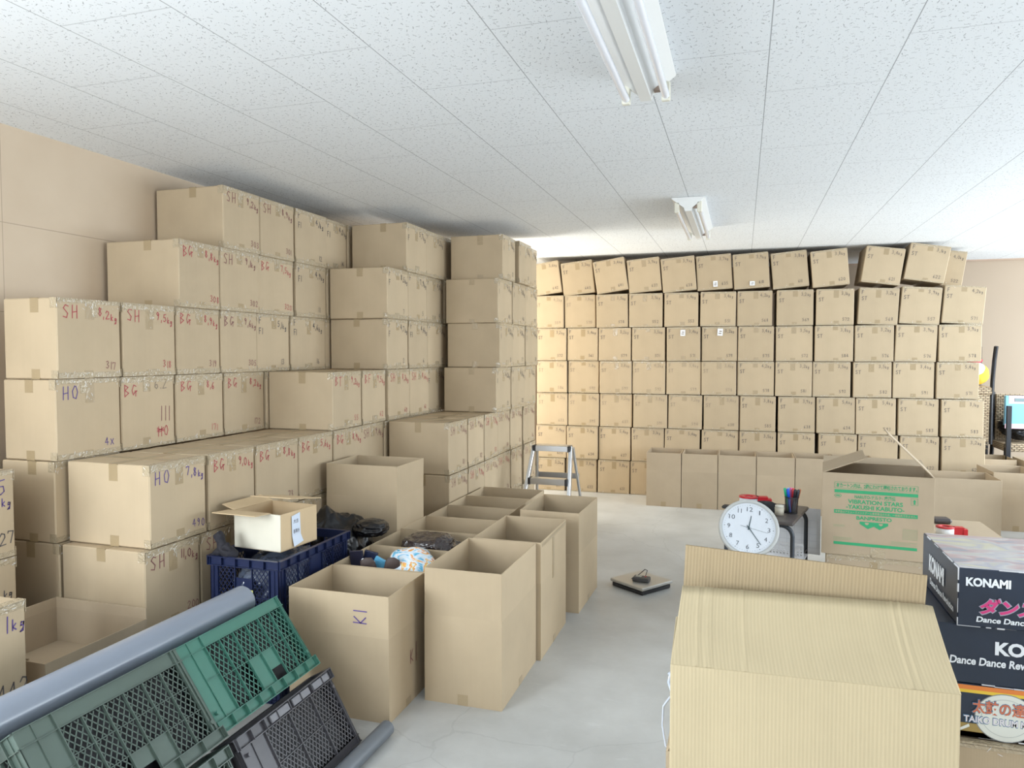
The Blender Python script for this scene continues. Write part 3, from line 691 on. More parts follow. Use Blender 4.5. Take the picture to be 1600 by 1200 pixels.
# two-lobed mask mark with two eye holes
def mp_(x,y): return (x*JW,y*JH,0)
mask = [(.35,.425),(.605,.425),(.605,.395),(.53,.34),(.478,.375),(.425,.34),(.35,.395)]
t.add([mp_(*p) for p in mask],[(0,6,5,4),(0,4,1),(1,4,3,2)],0,False,T)
for cx_ in (.415,.54):
    t.add([(cx_*JW+.011*math.cos(PI*k/8+PI),.415*JH+.013*math.sin(PI*k/8+PI),.0007) for k in range(9)],[tuple(range(9))],1,False,T)
for (x0,y0,x1) in ((.11,.36,.215),(.11,.345,.21),(.11,.21,.285),(.11,.195,.28),(.11,.18,.25),(.63,.21,.86),(.63,.195,.80),(.63,.18,.86)): bar(x0,y0,x1,y0+.006,2)
for k in range(7): bar(.735,.25+k*.018,.86,.255+k*.018,2)
bar(.735,.37,.86,.374,2); bar(.735,.245,.737,.374,2); bar(.858,.245,.86,.374,2)
t.build('printed_lettering', [GREEN, KRAFT_GREY, KTXT], root)
t = M(); e=.001; t.box((-.03,-JL/2-e,0),(.05,-JL/2,.06)); t.box((-.14,-JL/2-e,0),(-.02,-JL/2,.015)); t.build('packing_tape', TAPE_CR, root)

# side things past it: a carton with a tape holder, paper and black tray
RED = simple('red_plastic', (.55,.02,.03), .35)
def tape_holder(loc, rz, label, s=1.0):
    root = empty('tape_dispenser', loc, (0,0,rz)); tag(root, label, 'tape dispenser')
    m = M(); m.lathe([(.030*s,.0),(.052*s,.0),(.052*s,.05*s),(.030*s,.05*s),(.030*s,.0)],36); m.build('tape_roll', WPRINT, root)
    m = M(); m.lathe([(.026*s,.048*s),(.055*s,.048*s),(.055*s,.056*s),(.026*s,.056*s),(.026*s,.048*s)],36)
    m.box((.045*s,-.022*s,.0),(.105*s,.022*s,.056*s)); m.box((.10*s,-.026*s,.0),(.125*s,.026*s,.045*s))
    m.build('holder', RED, root)
    m = M()
    for k in range(9): m.add([(.125*s,(-.024+.0053*k)*s,.040*s),(.125*s,(-.0187+.0053*k)*s,.040*s),(.131*s,(-.0213+.0053*k)*s,.046*s)],[(0,1,2)])
    m.build('cutter', METAL, root)
    return root
carton(.50,.70,.40,(1.36,5.52,0),(0,0,0),'closed carton beside the green-printed one carrying a red tape dispenser','cartons supporting others',[],'wall',mat=KRAFT_GREY)
tape_holder((1.27,5.36,.402),.05,'red tape dispenser with white roll beyond the game boxes')
t = M(); t.box((-.05,0,0),(.05,.001,.13)); o = t.build('paper_sheet', WHITE, None, (1.20,5.62,.405),(-.15,0,.1)); tag(o,'small white paper leaning behind the green-printed carton','paper')
t = M(); t.cbox((-.06,-.05,0),(.06,.05,.035),.012); o = t.build('dark_tray', simple('dark_brown_plastic',(.06,.05,.05),.5), None, (1.33,5.74,.402),(0,0,.1)); tag(o,'low dark tray behind the red tape dispenser','tray')

# ------------------------------------------------------------------ low side table with clock and stationery
tb = empty('side_table', (.16,4.80,0), (0,0,-.23)); tag(tb,'low black side table with curved tube legs beside the clock','table')
WOODD = simple('dark_grained_top', (.11,.095,.09), .42, bump=.5, bscale=30, vary=.3)
m = M(); m.cbox((-.20,-.27,.582),(.20,.27,.602),.006); m.build('table_top', WOODD, tb)
for sx in (-1,1):
    for sy in (-1,1):
        m = M(); pts = []
        for k in range(7):
            a = k/6*PI/2; pts.append((sx*(.13+.06*math.sin(a)), sy*.24, .575-.06*(1-math.cos(a))))
        pts.append((sx*.19, sy*.24, 0.0)); m.tube(pts,.0125,10); m.build('leg', DARK_STEEL, tb)
m = M(); m.tube([(-.13,-.24,.575),(.13,-.24,.575)],.0125,10); m.tube([(-.13,.24,.575),(.13,.24,.575)],.0125,10); m.tube([(.19,-.24,.33),(.19,.24,.33)],.009,8); m.tube([(-.19,-.24,.33),(-.19,.24,.33)],.009,8); m.build('frame', DARK_STEEL, tb)
# calendar sheet hanging behind the table's side
t = M(); t.box((-.16,0,0),(.16,.0015,.30)); 
for k in range(5): t.box((-.14,-.001,.04+k*.045),(.14,0,.042+k*.045),1)
for k in range(7): t.box((-.14+k*.0467,-.001,.04),(-.138+k*.0467,0,.222),1)
t.box((-.06,-.0012,.15),(-.045,0,.165),2)
o = t.build('calendar_sheet', [WHITE, simple('grey_rule',(.66,.69,.75),.6), RED], None, (.34,5.14,.27),(0,0,-.2)); tag(o,'white ruled calendar sheet standing behind the low black table','calendar')
t = M()
t.box((-.13,0,0),(.13,.002,.02)); t.box((-.13,0,.09),(.13,.002,.10))
for k in range(14): t.box((-.13+k*.0195,0,.02),(-.122+k*.0195,.002,.09))
for k in range(4): t.box((-.13,0,.02+k*.018),(.13,.002,.026+k*.018))
t.box((-.13,.0,-.005),(.13,.18,0))
o = t.build('wire_basket', simple('white_plastic',(.78,.80,.84),.4), None, (.235,4.70,.34),(0,0,-.23)); tag(o,'white slotted basket in the low table beneath its top','basket')
# wall clock leaning on the table
carton(.26,.16,.425,(.045,4.26,0),(0,0,0),'narrow closed carton the white clock stands on','cartons supporting others',[],'wall')
ck = empty('wall_clock', (.045,4.27,.607), (PI/2-.50, .07, .02)); tag(ck,'round white wall clock leaning back against the low black table','clock')
RIM = simple('clock_rim', (.45,.46,.45), .35); FACE = simple('clock_face', (.60,.64,.69), .35)
m = M(); R0 = .162
m.lathe([(.0,-.03),(R0*.93,-.03),(R0,-.018),(R0,.004),(R0*.985,.012),(R0*.95,.016),(R0*.90,.012),(R0*.88,.004)],72); m.build('rim', RIM, ck)
m = M(); n = 72; m.add([(R0*.885*math.cos(2*PI*k/n),R0*.885*math.sin(2*PI*k/n),.003) for k in range(n)],[tuple(range(n))]); m.build('dial', FACE, ck)
m = M(); I4 = Matrix.Translation((0,0,.0042))
for hnum in range(1,13):
    a = PI/2-hnum*PI/6; s_ = str(hnum); rx = R0*.66; cx_ = rx*math.cos(a); cy_ = rx*math.sin(a); hh = .0125; ww = .0075*(2.1 if len(s_)==2 else 1) if s_ != '1' else .003
    if s_ == '11': ww = .010
    put_text(m, s_, cx_-ww, cy_-hh, cx_+ww, cy_+hh, I4, 0, 0)
for k in range(60):
    a = 2*PI*k/60; r1 = R0*.80; r = .0012 if k%5 else .0026
    m.add([(r1*math.cos(a)+r*math.cos(q*PI/3),r1*math.sin(a)+r*math.sin(q*PI/3),.0042) for q in range(6)],[tuple(range(6))],0)
m.build('numerals', simple('dark_grey_print',(.10,.11,.13),.5), ck)
def handpiece(name, ang, L0, L1, w, z, mt):
    m = M(); d = Vector((math.sin(ang),math.cos(ang),0)); n = Vector((d.y,-d.x,0))
    a = -d*L0; b = d*L1; m.add([a-n*w+Vector((0,0,z)),a+n*w+Vector((0,0,z)),b+n*w*.6+Vector((0,0,z)),b-n*w*.6+Vector((0,0,z))],[(0,1,2,3)]); m.build(name, mt, ck)
DH = simple('clock_hand',(.04,.07,.08),.4)
handpiece('hour_hand', math.radians(8), .012, .070, .003, .0065, DH); handpiece('minute_hand', math.radians(142), .016, .112, .0026, .0075, DH); handpiece('second_hand', math.radians(100), .045, .105, .0009, .0085, DH)
m = M(); m.lathe([(.0055,.004),(.0055,.010),(0,.011)],16); m.build('hub', DH, ck)
# pen cup and pens
cup = empty('pen_cup', (.298,4.775,.603)); tag(cup,'black mesh pen cup on the corner of the low table','pen cup')
m = M()
for k in range(28): a = 2*PI*k/28; m.tube([(.034*math.cos(a),.034*math.sin(a),.002),(.038*math.cos(a),.038*math.sin(a),.098)],.0009,4)
for z in [i*.008+.004 for i in range(12)]: m.tube([((.034+.004*z/.1)*math.cos(2*PI*k/24),(.034+.004*z/.1)*math.sin(2*PI*k/24),z) for k in range(25)],.0008,4,cap=False)
m.build('mesh_wall', BLACK, cup)
m = M(); m.tube([(.0385*math.cos(2*PI*k/24),.0385*math.sin(2*PI*k/24),.098) for k in range(25)],.003,6,cap=False); m.build('rim', BLACK, cup)
m = M(); m.lathe([(0,0),(.035,0),(.035,.003),(0,.003)],24); m.build('base', BLACK, cup)
pens = [('green',(.02,.45,.22),-.020,.012),('blue',(.01,.09,.62),-.012,-.010),('pale blue',(.25,.40,.75),-.008,.018),('pink',(.80,.15,.35),.000,.016),('red',(.60,.03,.03),.006,.004),('black',(.02,.02,.025),.010,-.012),('orange-brown',(.50,.16,.06),.024,.006),('dark',(.03,.035,.05),.020,-.008)]
for i, (nm_, c, x, y) in enumerate(pens):
    r_ = empty('marker_pen', (.298+x*.6,4.775+y*.9,.608), (-y*6, x*9.5, 0)); tag(r_, f'{nm_} marker pen standing in the black mesh cup','pen','marker pens in the mesh cup')
    m = M(); m.lathe([(0,0),(.006,0),(.0075,.01),(.0075,.095),(0,.095)],12); m.build('barrel', simple('pen_'+nm_.replace(' ','_'), tuple(q*.6+.08 for q in c), .35), r_)
    m = M(); m.lathe([(0,.09),(.0088,.09),(.0088,.14),(.007,.146),(0,.147)],12); m.build('cap', simple('pencap_'+nm_.replace(' ','_'), c, .3), r_)
tape_holder((.05,4.93,.603),.1,'red tape dispenser with white roll on the low black table',1.1)
# black cap, cream jar
root = empty('baseball_cap', (.145,4.80,.603),(0,0,.3)); tag(root,'black cap with red trim lying behind the clock','cap')
m = M(); m.lathe([(.085,.0),(.083,.02),(.070,.042),(.045,.055),(0,.060)],24,T=Matrix.Scale(.75,4,(0,1,0))); m.build('crown', simple('black_cloth',(.015,.015,.018),.85), root)
m = M(); m.lathe([(0,.006),(.052,.006),(.055,.0),(0,0)],20,T=Matrix.Translation((.085,-.03,.0))@Matrix.Scale(.7,4,(0,1,0))); m.build('peak', simple('black_peak',(.02,.02,.022),.7), root)
m = M(); m.tube([(.055,-.055,.012),(.065,-.03,.025),(.06,0,.045)],.003,6); m.build('trim', RED, root)
root = empty('cream_jar', (.225,4.70,.603)); tag(root,'small cream jar between the clock and the pen cup','jar')
m = M(); m.lathe([(0,0),(.026,0),(.027,.045),(0,.045)],24); m.build('jar_body', simple('cream_plastic',(.62,.58,.48),.4), root)
m = M(); m.lathe([(0,.045),(.025,.045),(.025,.058),(0,.06)],24); m.build('lid', simple('cream_lid',(.70,.68,.60),.4), root)
t = M(); t.cbox((-.05,-.03,0),(.05,.03,.02),.008); o = t.build('black_pouch', simple('black_vinyl',(.02,.02,.02),.5), None, (-.06,4.80,.603),(0,0,-.2)); tag(o,'black pouch at the far corner of the low table, behind clock','pouch')

# ------------------------------------------------------------------ floor scale
sc = empty('parcel_scale', (-.635,4.96,0),(0,0,-.62)); tag(sc,'flat parcel scale with steel platform on the bare floor','scale')
m = M(); m.cbox((-.14,-.14,0),(.14,.14,.032),.008); m.build('base', BLACK, sc)
m = M(); m.cbox((-.148,-.148,.032),(.148,.148,.052),.004); m.build('platform', simple('brushed_steel',(.50,.49,.46),.4,.6), sc)
dp = M(); dp.cbox((-.055,-.035,0),(.055,.035,.028),.005); dpo = dp.build('display', simple('charcoal_plastic',(.06,.06,.06),.5), sc, (.03,-.03,.053),(0,0,.5))
m = M(); m.box((-.04,-.012,.028),(.0,.02,.030)); m.build('screen', simple('grey_lcd',(.28,.30,.29),.3), dpo)
m = M(); m.lathe([(0,.028),(.006,.028),(.006,.031),(0,.031)],12,T=Matrix.Translation((.025,.01,0))); m.build('button', RED, dpo)
m = M(); m.tube([(.02,.02,.075),(-.0,.06,.10),(-.04,.08,.095),(-.07,.06,.06),(-.05,.0,.056),(-.04,-.05,.056)],.0028,8); m.build('cable', BLACK, sc)

# ------------------------------------------------------------------ step ladder
ld = empty('step_ladder', (-1.532,6.05,0)); tag(ld,'small aluminium step ladder between the aisle cartons and far wall','step ladder')
def rail(n_, a, b, w=.028, d=.05):
    m = M(); a = Vector(a); b = Vector(b); z = (b-a).normalized(); y = Vector((0,1,0)); y = (y - z*y.dot(z)).normalized(); x = y.cross(z)
    T = Matrix(((x.x,y.x,z.x,a.x),(x.y,y.y,z.y,a.y),(x.z,y.z,z.z,a.z),(0,0,0,1)))
    m.cbox((-w/2,-d/2,0),(w/2,d/2,(b-a).length),.003,0,T); o = m.build(n_, METAL, ld)
    f = M(); f.cbox((-w/2-.004,-d/2-.004,-.002),(w/2+.004,d/2+.004,.035),.003,0,T); f.build('rubber_foot', BLACK, o)
rail('front_leg',(-.243,-.30,0),(-.16,.0,.79)); rail('front_leg',(.198,-.30,0),(.16,.0,.79))
rail('rear_leg',(-.225,.32,0),(-.155,.075,.775),.020,.032); rail('rear_leg',(.222,.32,0),(.162,.075,.775),.020,.032)
m = M(); m.cbox((-.155,-.035,.772),(.155,.09,.797),.004); m.cbox((-.14,-.039,.75),(.14,-.034,.792),.001); m.build('top_step', METAL, ld)
for sx in (-.152,.152):
    m = M(); m.cbox((sx-.017,-.042,.745),(sx+.017,.03,.797),.006); m.build('corner_cap', BLACK, ld)
for z, hw, y in ((.52,.175,-.10),(.26,.20,-.205)):
    m = M(); m.cbox((-hw+.01,y-.05,z-.01),(hw-.02,y+.04,z+.014),.004); m.cbox((-hw+.015,y-.054,z-.036),(hw-.02,y-.049,z+.012),.001); m.build('step', METAL, ld)
    for sx in (-hw+.012,hw-.022):
        m = M(); m.cbox((sx-.012,y-.057,z-.04),(sx+.012,y+.03,z+.016),.004); m.build('corner_cap', BLACK, ld)
m = M(); m.cbox((-.19,.185,.49),(.19,.205,.535),.003); m.build('rear_brace', simple('grey_aluminium',(.33,.32,.31),.4,.7), ld)

# ------------------------------------------------------------------ plastic crates
def clip(px, py, dx, dy, x0, y0, x1, y1):
    t0, t1 = -1e9, 1e9
    for p, d, a, b in ((px,dx,x0,x1),(py,dy,y0,y1)):
        if abs(d) < 1e-9:
            if p < a or p > b: return None
        else:
            q0, q1 = (a-p)/d, (b-p)/d
            if q0 > q1: q0, q1 = q1, q0
            t0, t1 = max(t0,q0), min(t1,q1)
    return (t0, t1) if t1-t0 > .002 else None
def lattice(m, x0, y0, x1, y1, T, step=.0155, bw=.0028, th=.002, slope=1.35, mi=0):
    for sgn in (1,-1):
        d = Vector((1,sgn*slope,0)).normalized(); n = Vector((-d.y,d.x,0)); ln = math.hypot(x1-x0,y1-y0); c = Vector(((x0+x1)/2,(y0+y1)/2,0))
        k = -int(ln/step)-1
        while k*step < ln:
            p = c + n*k*step; r = clip(p.x,p.y,d.x,d.y,x0,y0,x1,y1); k += 1
            if not r: continue
            a = p+d*r[0]; b = p+d*r[1]; e = n*bw/2
            vs = [a-e,b-e,b+e,a+e]; vs = vs+[v+Vector((0,0,-th)) for v in vs]
            m.add(vs,[(0,1,2,3),(7,6,5,4),(0,4,5,1),(3,2,6,7)],mi,False,T)
def side_panel(m, W_, H_, nx, ny, T, solid=(), hole=None, ml=.045, mr=.045, rimh=.042, foot=.016, step=.0155, bw=.0036):
    """one crate wall; local x along, y up (rim at H_), z outwards; T maps to the crate"""
    t = .0025
    def b(x0,y0,x1,y1,z0,z1): m.box((x0,y0,z0),(x1,y1,z1),0,T)
    # solid corner columns
    b(-W_/2,0,-W_/2+ml,H_-rimh,-t,0); b(W_/2-mr,0,W_/2,H_-rimh,-t,0)
    for sx, mg in ((-1,ml),(1,mr)):
        x = sx*(W_/2-mg); b(x-.0015,0,x+.0015,H_-rimh,-t,.008)
        x = sx*(W_/2-mg*.45); b(x-.001,0,x+.001,H_-rimh,-t,.004)
        if mg > .07: b(sx*(W_/2-mg*.45) if sx < 0 else W_/2-mg, H_*.45, -W_/2+mg if sx < 0 else W_/2-mg*.45, H_*.455, -t, .006)
    b(-W_/2,0,W_/2,foot,-t,.001); b(-W_/2,foot-.003,W_/2,foot,-t,.006); b(-W_/2,0,W_/2,.003,-t,.006)
    X0, X1, Y0, Y1 = -W_/2+ml, W_/2-mr, foot, H_-rimh
    cw = (X1-X0)/nx; ch = (Y1-Y0)/ny
    for i in range(1,nx): b(X0+i*cw-.0016,Y0,X0+i*cw+.0016,Y1,-t,.007)
    for j in range(1,ny): b(X0,Y0+j*ch-.0014,X1,Y0+j*ch+.0014,-t,.005)
    for i in range(nx):
        for j in range(ny):
            if (i,j) in solid:
                if hole and (i,j) in hole:
                    b(X0+i*cw,Y0+j*ch,X0+(i+1)*cw,Y0+(j+.62)*ch,-t,-t+.001)
                else: b(X0+i*cw,Y0+j*ch,X0+(i+1)*cw,Y0+(j+1)*ch,-t,-t+.0015)
            else: lattice(m,X0+i*cw+.002,Y0+j*ch+.002,X0+(i+1)*cw-.002,Y0+(j+1)*ch-.002,T @ Matrix.Translation((0,0,-.0005)),step,bw)
def rim_strip(m, W_, H_, T, rimh=.042, n=8, out=.016):
    def b(x0,y0,x1,y1,z0,z1): m.box((x0,y0,z0),(x1,y1,z1),0,T)
    b(-W_/2,H_-rimh,W_/2,H_,-.003,0); b(-W_/2,H_-rimh,W_/2,H_-rimh+.003,0,out*.8); b(-W_/2,H_-.003,W_/2,H_,0,out)
    for i in range(n+1):
        x = -W_/2+W_*i/n; b(x-.0012,H_-rimh,x+.0012,H_,0,out*.9)
def crate(L, Wd, H, mat, Tm, label, group, nx=6, ny=2, snx=3, solid=(), hole=None, ssolid=(), shole=None, step=.0155, lug=True, rimn=8, ml=.045, mr=.045, foot=.016, lining=None, plates=0):
    root = empty('plastic_crate'); root.matrix_world = Tm; tag(root, label, 'crate', group)
    def side(name, w_, T, nx_, so, ho, rn, ml=.045, mr=.045):
        m = M(); side_panel(m, w_, H, nx_, ny, T, so, ho, ml, mr, foot=foot, step=step); o = m.build(name, mat, root)
    Tf = Matrix(((1,0,0,0),(0,0,-1,-Wd/2),(0,1,0,0),(0,0,0,1))); Tb = Matrix(((-1,0,0,0),(0,0,1,Wd/2),(0,1,0,0),(0,0,0,1)))
    Tl = Matrix(((0,0,-1,-L/2),(-1,0,0,0),(0,1,0,0),(0,0,0,1))); Tr = Matrix(((0,0,1,L/2),(1,0,0,0),(0,1,0,0),(0,0,0,1)))
    side('long_side', L, Tf, nx, solid, hole, 8, ml, mr); side('long_side', L, Tb, nx, solid, hole, 8, mr, ml)
    side('short_side', Wd, Tl, snx, ssolid, shole, 5); side('short_side', Wd, Tr, snx, ssolid, shole, 5)
    m = M(); rim_strip(m,L+.01,H,Tf,n=rimn); rim_strip(m,L+.01,H,Tb,n=rimn); rim_strip(m,Wd+.01,H,Tl,n=5); rim_strip(m,Wd+.01,H,Tr,n=5); m.build('rim', mat, root)
    m = M(); Tbase = Matrix.Translation((0,0,.004))
    lattice(m,-L/2+.01,-Wd/2+.01,L/2-.01,Wd/2-.01,Tbase,.022,.004,.003)
    for k in range(-2,3): m.box((-L/2,k*Wd/5-.003,0),(L/2,k*Wd/5+.003,.006))
    m.box((-L/2,-Wd/2,0),(L/2,-Wd/2+.01,.006)); m.box((-L/2,Wd/2-.01,0),(L/2,Wd/2,.006)); m.box((-L/2,-Wd/2,0),(-L/2+.01,Wd/2,.006)); m.box((L/2-.01,-Wd/2,0),(L/2,Wd/2,.006))
    m.build('base', mat, root)
    for q in range(plates):
        m = M(); cx_ = -L/2+L*(.40+.235*q); m.cbox((cx_-.055,-Wd/2-.010,H-.036),(cx_+.055,-Wd/2-.0005,H-.008),.002); m.build('name_plate', simple('grey_plate',(.20,.20,.22),.5), root)
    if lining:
        m = M(); m.cbox((-L/2+.02,-Wd/2+lining,.012),(L/2-.02,Wd/2-.012,H-.03),.006); m.build('tray_and_shade_slab', DKIN, root)  # near-black slab: nested tray in upper crates, painted-in floor shade in the lower pair
    if lug:
        for sx in (-1,1):
            m = M(); m.tube([(sx*(L/2-.022),-Wd/2,H-.07),(sx*(L/2-.022),-Wd/2-.012,H-.07)],.007,12); m.build('stacking_lug', mat, root)
    return root
def basis(o, x, y, z): 
    return Matrix(((x[0],y[0],z[0],o[0]),(x[1],y[1],z[1],o[1]),(x[2],y[2],z[2],o[2]),(0,0,0,1)))
GRN = simple('green_crate_plastic', (.062,.19,.145), .33, vary=.06, bscale=8)
GGR = simple('grey_green_crate_plastic', (.088,.122,.102), .38, vary=.08, bscale=8)
DKC = simple('charcoal_crate_plastic', (.085,.082,.092), .34, vary=.1, bscale=8)
DKIN = simple('near_black_tray_and_shade', (.008,.008,.011), .5)  # nested trays, and the shade put in behind the floor crates
BLC = simple('navy_crate_plastic', (.010,.018,.065), .38, vary=.1, bscale=8)
# slanted pile: the crates lie on their backs against the roll, rims down-slope
CG = 'plastic crates leaning in the near pile'
A1 = math.radians(54.6); nrm = Vector((math.sin(A1),0,math.cos(A1))); sl = Vector((math.cos(A1),0,-math.sin(A1)))
top = Vector((-1.84,0,.57))
def leaning(ymid, L, Wd, H, mat, label, off=0.0, **k):
    c = top + Vector((0,ymid,0)) - nrm*(Wd/2) + nrm*off
    return crate(L, Wd, H, mat, basis(c, (0,-1,0), tuple(-nrm), tuple(sl)), label, CG, **k)
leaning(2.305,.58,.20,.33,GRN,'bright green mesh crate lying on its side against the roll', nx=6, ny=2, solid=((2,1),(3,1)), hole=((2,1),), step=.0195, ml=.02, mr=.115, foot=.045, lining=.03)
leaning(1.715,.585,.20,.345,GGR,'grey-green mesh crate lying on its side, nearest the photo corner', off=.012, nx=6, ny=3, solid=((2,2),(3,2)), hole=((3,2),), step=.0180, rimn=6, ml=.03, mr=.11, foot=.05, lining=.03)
A2 = math.radians(60.5); n2_ = Vector((math.sin(A2),0,math.cos(A2))); s2 = Vector((math.cos(A2),0,-math.sin(A2)))
c2 = Vector((-1.455,2.315,.012)) - n2_*.045
crate(.575,.09,.315,DKC,basis(c2,(0,1,0),tuple(-n2_),tuple(-s2)),'charcoal mesh crate leaning at the floor below the green one',CG,plates=3,nx=3,ny=2,snx=1,step=.0170,ml=.13,mr=.02,foot=.03,lining=.035)  # slab inside is added to stand in for dark floor shade
c3 = Vector((-1.455,1.69,.012)) - n2_*.045
crate(.575,.09,.315,GGR,basis(c3,(0,1,0),tuple(-n2_),tuple(-s2)),'grey-green crate leaning at the floor beside the charcoal one',CG,nx=3,ny=2,snx=1,step=.0170,ml=.13,mr=.02,foot=.03,lining=.035)  # same added slab in place of the shade behind the lattice
# blue crates
BT = lambda z: basis((-2.145,3.085,z),(0,-1,0),(1,0,0),(0,0,1))
def blue(z, label):
    # long side local -y -> world -X ; short side local -x ... placed so that a short side faces the camera
    return crate(.60,.365,.325,BLC,Matrix.Translation((-2.145,3.085,z)) @ Matrix.Rotation(PI/2,4,'Z'),label,'navy crates stacked under the small carton',nx=5,ny=2,snx=3,solid=((2,0),(2,1)),ssolid=((1,0),(1,1)),shole=((1,1),),step=.018,lug=False)
blue(.001,'navy mesh crate on the floor below the one with the yellow tag'); blue(.327,'navy mesh crate with a yellow tag, topmost of the blue pair')
t = M(); t.box((-.024,-.002,-.012),(.024,0,.012)); t.box((-.017,-.0026,-.005),(-.008,-.001,.004),1); t.box((-.004,-.0026,-.004),(.002,-.001,.003),1); t.box((.006,-.0026,-.004),(.017,-.001,.005),1)
o = t.build('tag_sticker', [simple('yellow_label',(.62,.62,.20),.6), BLACK], None, (-2.115,2.776,.50)); tag(o,'small yellow sticker tag on the navy crate','label')
# clear wrapped goods in the blue crate
WRAP = tape_mat('clear_wrap', (.10,.12,.17), .12, 1.0, 26)
def blob(name, c, r, mat, label, cat, seed=0, amp=.35, sub=5, freq=3.0, squash=1.0, group=None, boxy=1.0, bottom=None):
    import bmesh
    bm = bmesh.new(); bmesh.ops.create_icosphere(bm, subdivisions=sub, radius=1)
    sd = Vector((seed*3.1, seed*1.7, seed*.9))
    for v in bm.verts:
        p = v.co.copy(); n = noise.ridged_multi_fractal(p*freq*.5+sd, .9, 2.1, 5, 1.0, 2.0) if amp > .2 else noise.noise(p*freq+sd)
        f = 1 + amp*(n-.9)*.35 + .12*noise.noise(p*1.3+sd)
        g_ = [math.copysign(abs(c__)**boxy, c__) for c__ in p]
        q = Vector((g_[0]*r[0]*f, g_[1]*r[1]*f, g_[2]*r[2]*f))
        if bottom is not None and q.z < bottom: q.z = bottom + (q.z-bottom)*.05
        v.co = q
    me = bpy.data.meshes.new(name); bm.to_mesh(me); bm.free(); me.materials.append(mat)
    for p in me.polygons: p.use_smooth = True
    o = bpy.data.objects.new(name, me); COL.objects.link(o); o.location = c
    if label: tag(o, label, cat, group)
    return o
blob('wrapped_goods', (-2.145,3.085,.49), (.155,.27,.125), WRAP, 'clear-wrapped dark goods filling the navy crate','wrapped goods',2,.5,5,4)
blob('wrapped_goods', (-2.145,3.085,.17), (.155,.27,.135), WRAP, 'clear-wrapped dark goods inside the lower navy crate','wrapped goods',5,.5,4,4)
GBAG = tape_mat('black_bin_liner', (.006,.006,.008), .30, 1.0, 12)
GBAG.node_tree.nodes['Principled BSDF'].inputs['Specular IOR Level'].default_value = .3
GBAG.node_tree.nodes['Principled BSDF'].inputs['Coat Weight'].default_value = .25
blob('garbage_bag', (-2.165,3.615,.335), (.205,.205,.365), GBAG, 'big black garbage bag between the navy crate and raised carton','bag',3,.34,6,2.2,bottom=-.333)
blob('garbage_bag', (-1.94,3.60,.62), (.09,.10,.045), GBAG, 'knotted neck of a black bag slumped over the carton rims','bag',9,.4,5,3)
m = M(); m.tube([(.05,.03,-.01),(.03,.0,.01),(0,0,.03),(-.012,.005,.055),(-.02,0,.085),(-.005,-.005,.10)],[.022,.034,.026,.020,.026,.012],9); m.tube([(-.05,0,-.005),(-.02,0,.01),(.0,.0,.02)],[.012,.022,.02],8); m.tube([(.01,-.01,.03),(.04,-.02,.045),(.05,-.01,.02)],[.014,.02,.008],8)
o = m.build('black_rag', simple('black_fabric',(.015,.014,.02),.8,bump=.6,bscale=60), None, (-2.275,2.805,.655)); tag(o,'crumpled black rag hanging at the navy crate corner','rag')
# small carton on the crate
KP = kraft('kraft_pale_inside', (.62,.47,.29))
root = empty('small_open_carton', (-2.157,3.049,.655),(0,0,-.10)); tag(root,'small open carton with a paper note on the navy crate','cardboard box')
w, l, h = .275, .265, .175
PALE = kraft('whitish_board', (.70,.66,.55))
m = M(); m.box((-w/2,-l/2,0),(w/2,-l/2+.004,h),1); m.box((-w/2,l/2-.004,0),(w/2,l/2,h)); m.box((-w/2,-l/2+.004,0),(-w/2+.004,l/2-.004,h)); m.box((w/2-.004,-l/2+.004,0),(w/2,l/2-.004,h)); m.box((-w/2,-l/2,0),(w/2,l/2,.004)); m.build('box_body',[KP,PALE],root)
m = M(); m.cbox((-w/2,0,0),(w/2-.03,.004,.11),.001); m.build('flap',KP,root,(-.03,-l/2,h),(1.50,0,.05))
m = M(); m.cbox((-w/2,0,0),(w/2,.004,.20),.001); m.build('flap',KP,root,(.045,l/2,h+.035),(-1.42,.05,PI-.12))
m = M(); m.cbox((-l/2,0,0),(l/2,.004,.08),.001); m.build('flap',KP,root,(-w/2,0,h),(1.3,0,-PI/2))
Tn = face_T('right', w, l, h, .002)
t = M()
nv = [(.075,.155),(.135,.165),(.14,.06),(.155,.022),(.085,.008),(.078,.06)]
t.add([(x,y,.002+.006*max(0,(.06-y)/.06)) for x,y in nv],[(0,5,2,1),(5,4,3,2)],0,False,Tn); put_text(t,'大吉',.088,.118,.122,.138,Tn@Matrix.Translation((0,0,.003)),1); put_text(t,'基準外',.086,.070,.130,.090,Tn@Matrix.Translation((0,0,.003)),1)
o = t.build('paper_note', [simple('bluish_paper',(.66,.74,.86),.6), INK['k']], None); o.matrix_world = Matrix.Translation((-2.157,3.049,.655)) @ Matrix.Rotation(-.10,4,'Z'); tag(o,'pale blue handwritten note taped on the small carton','paper note')

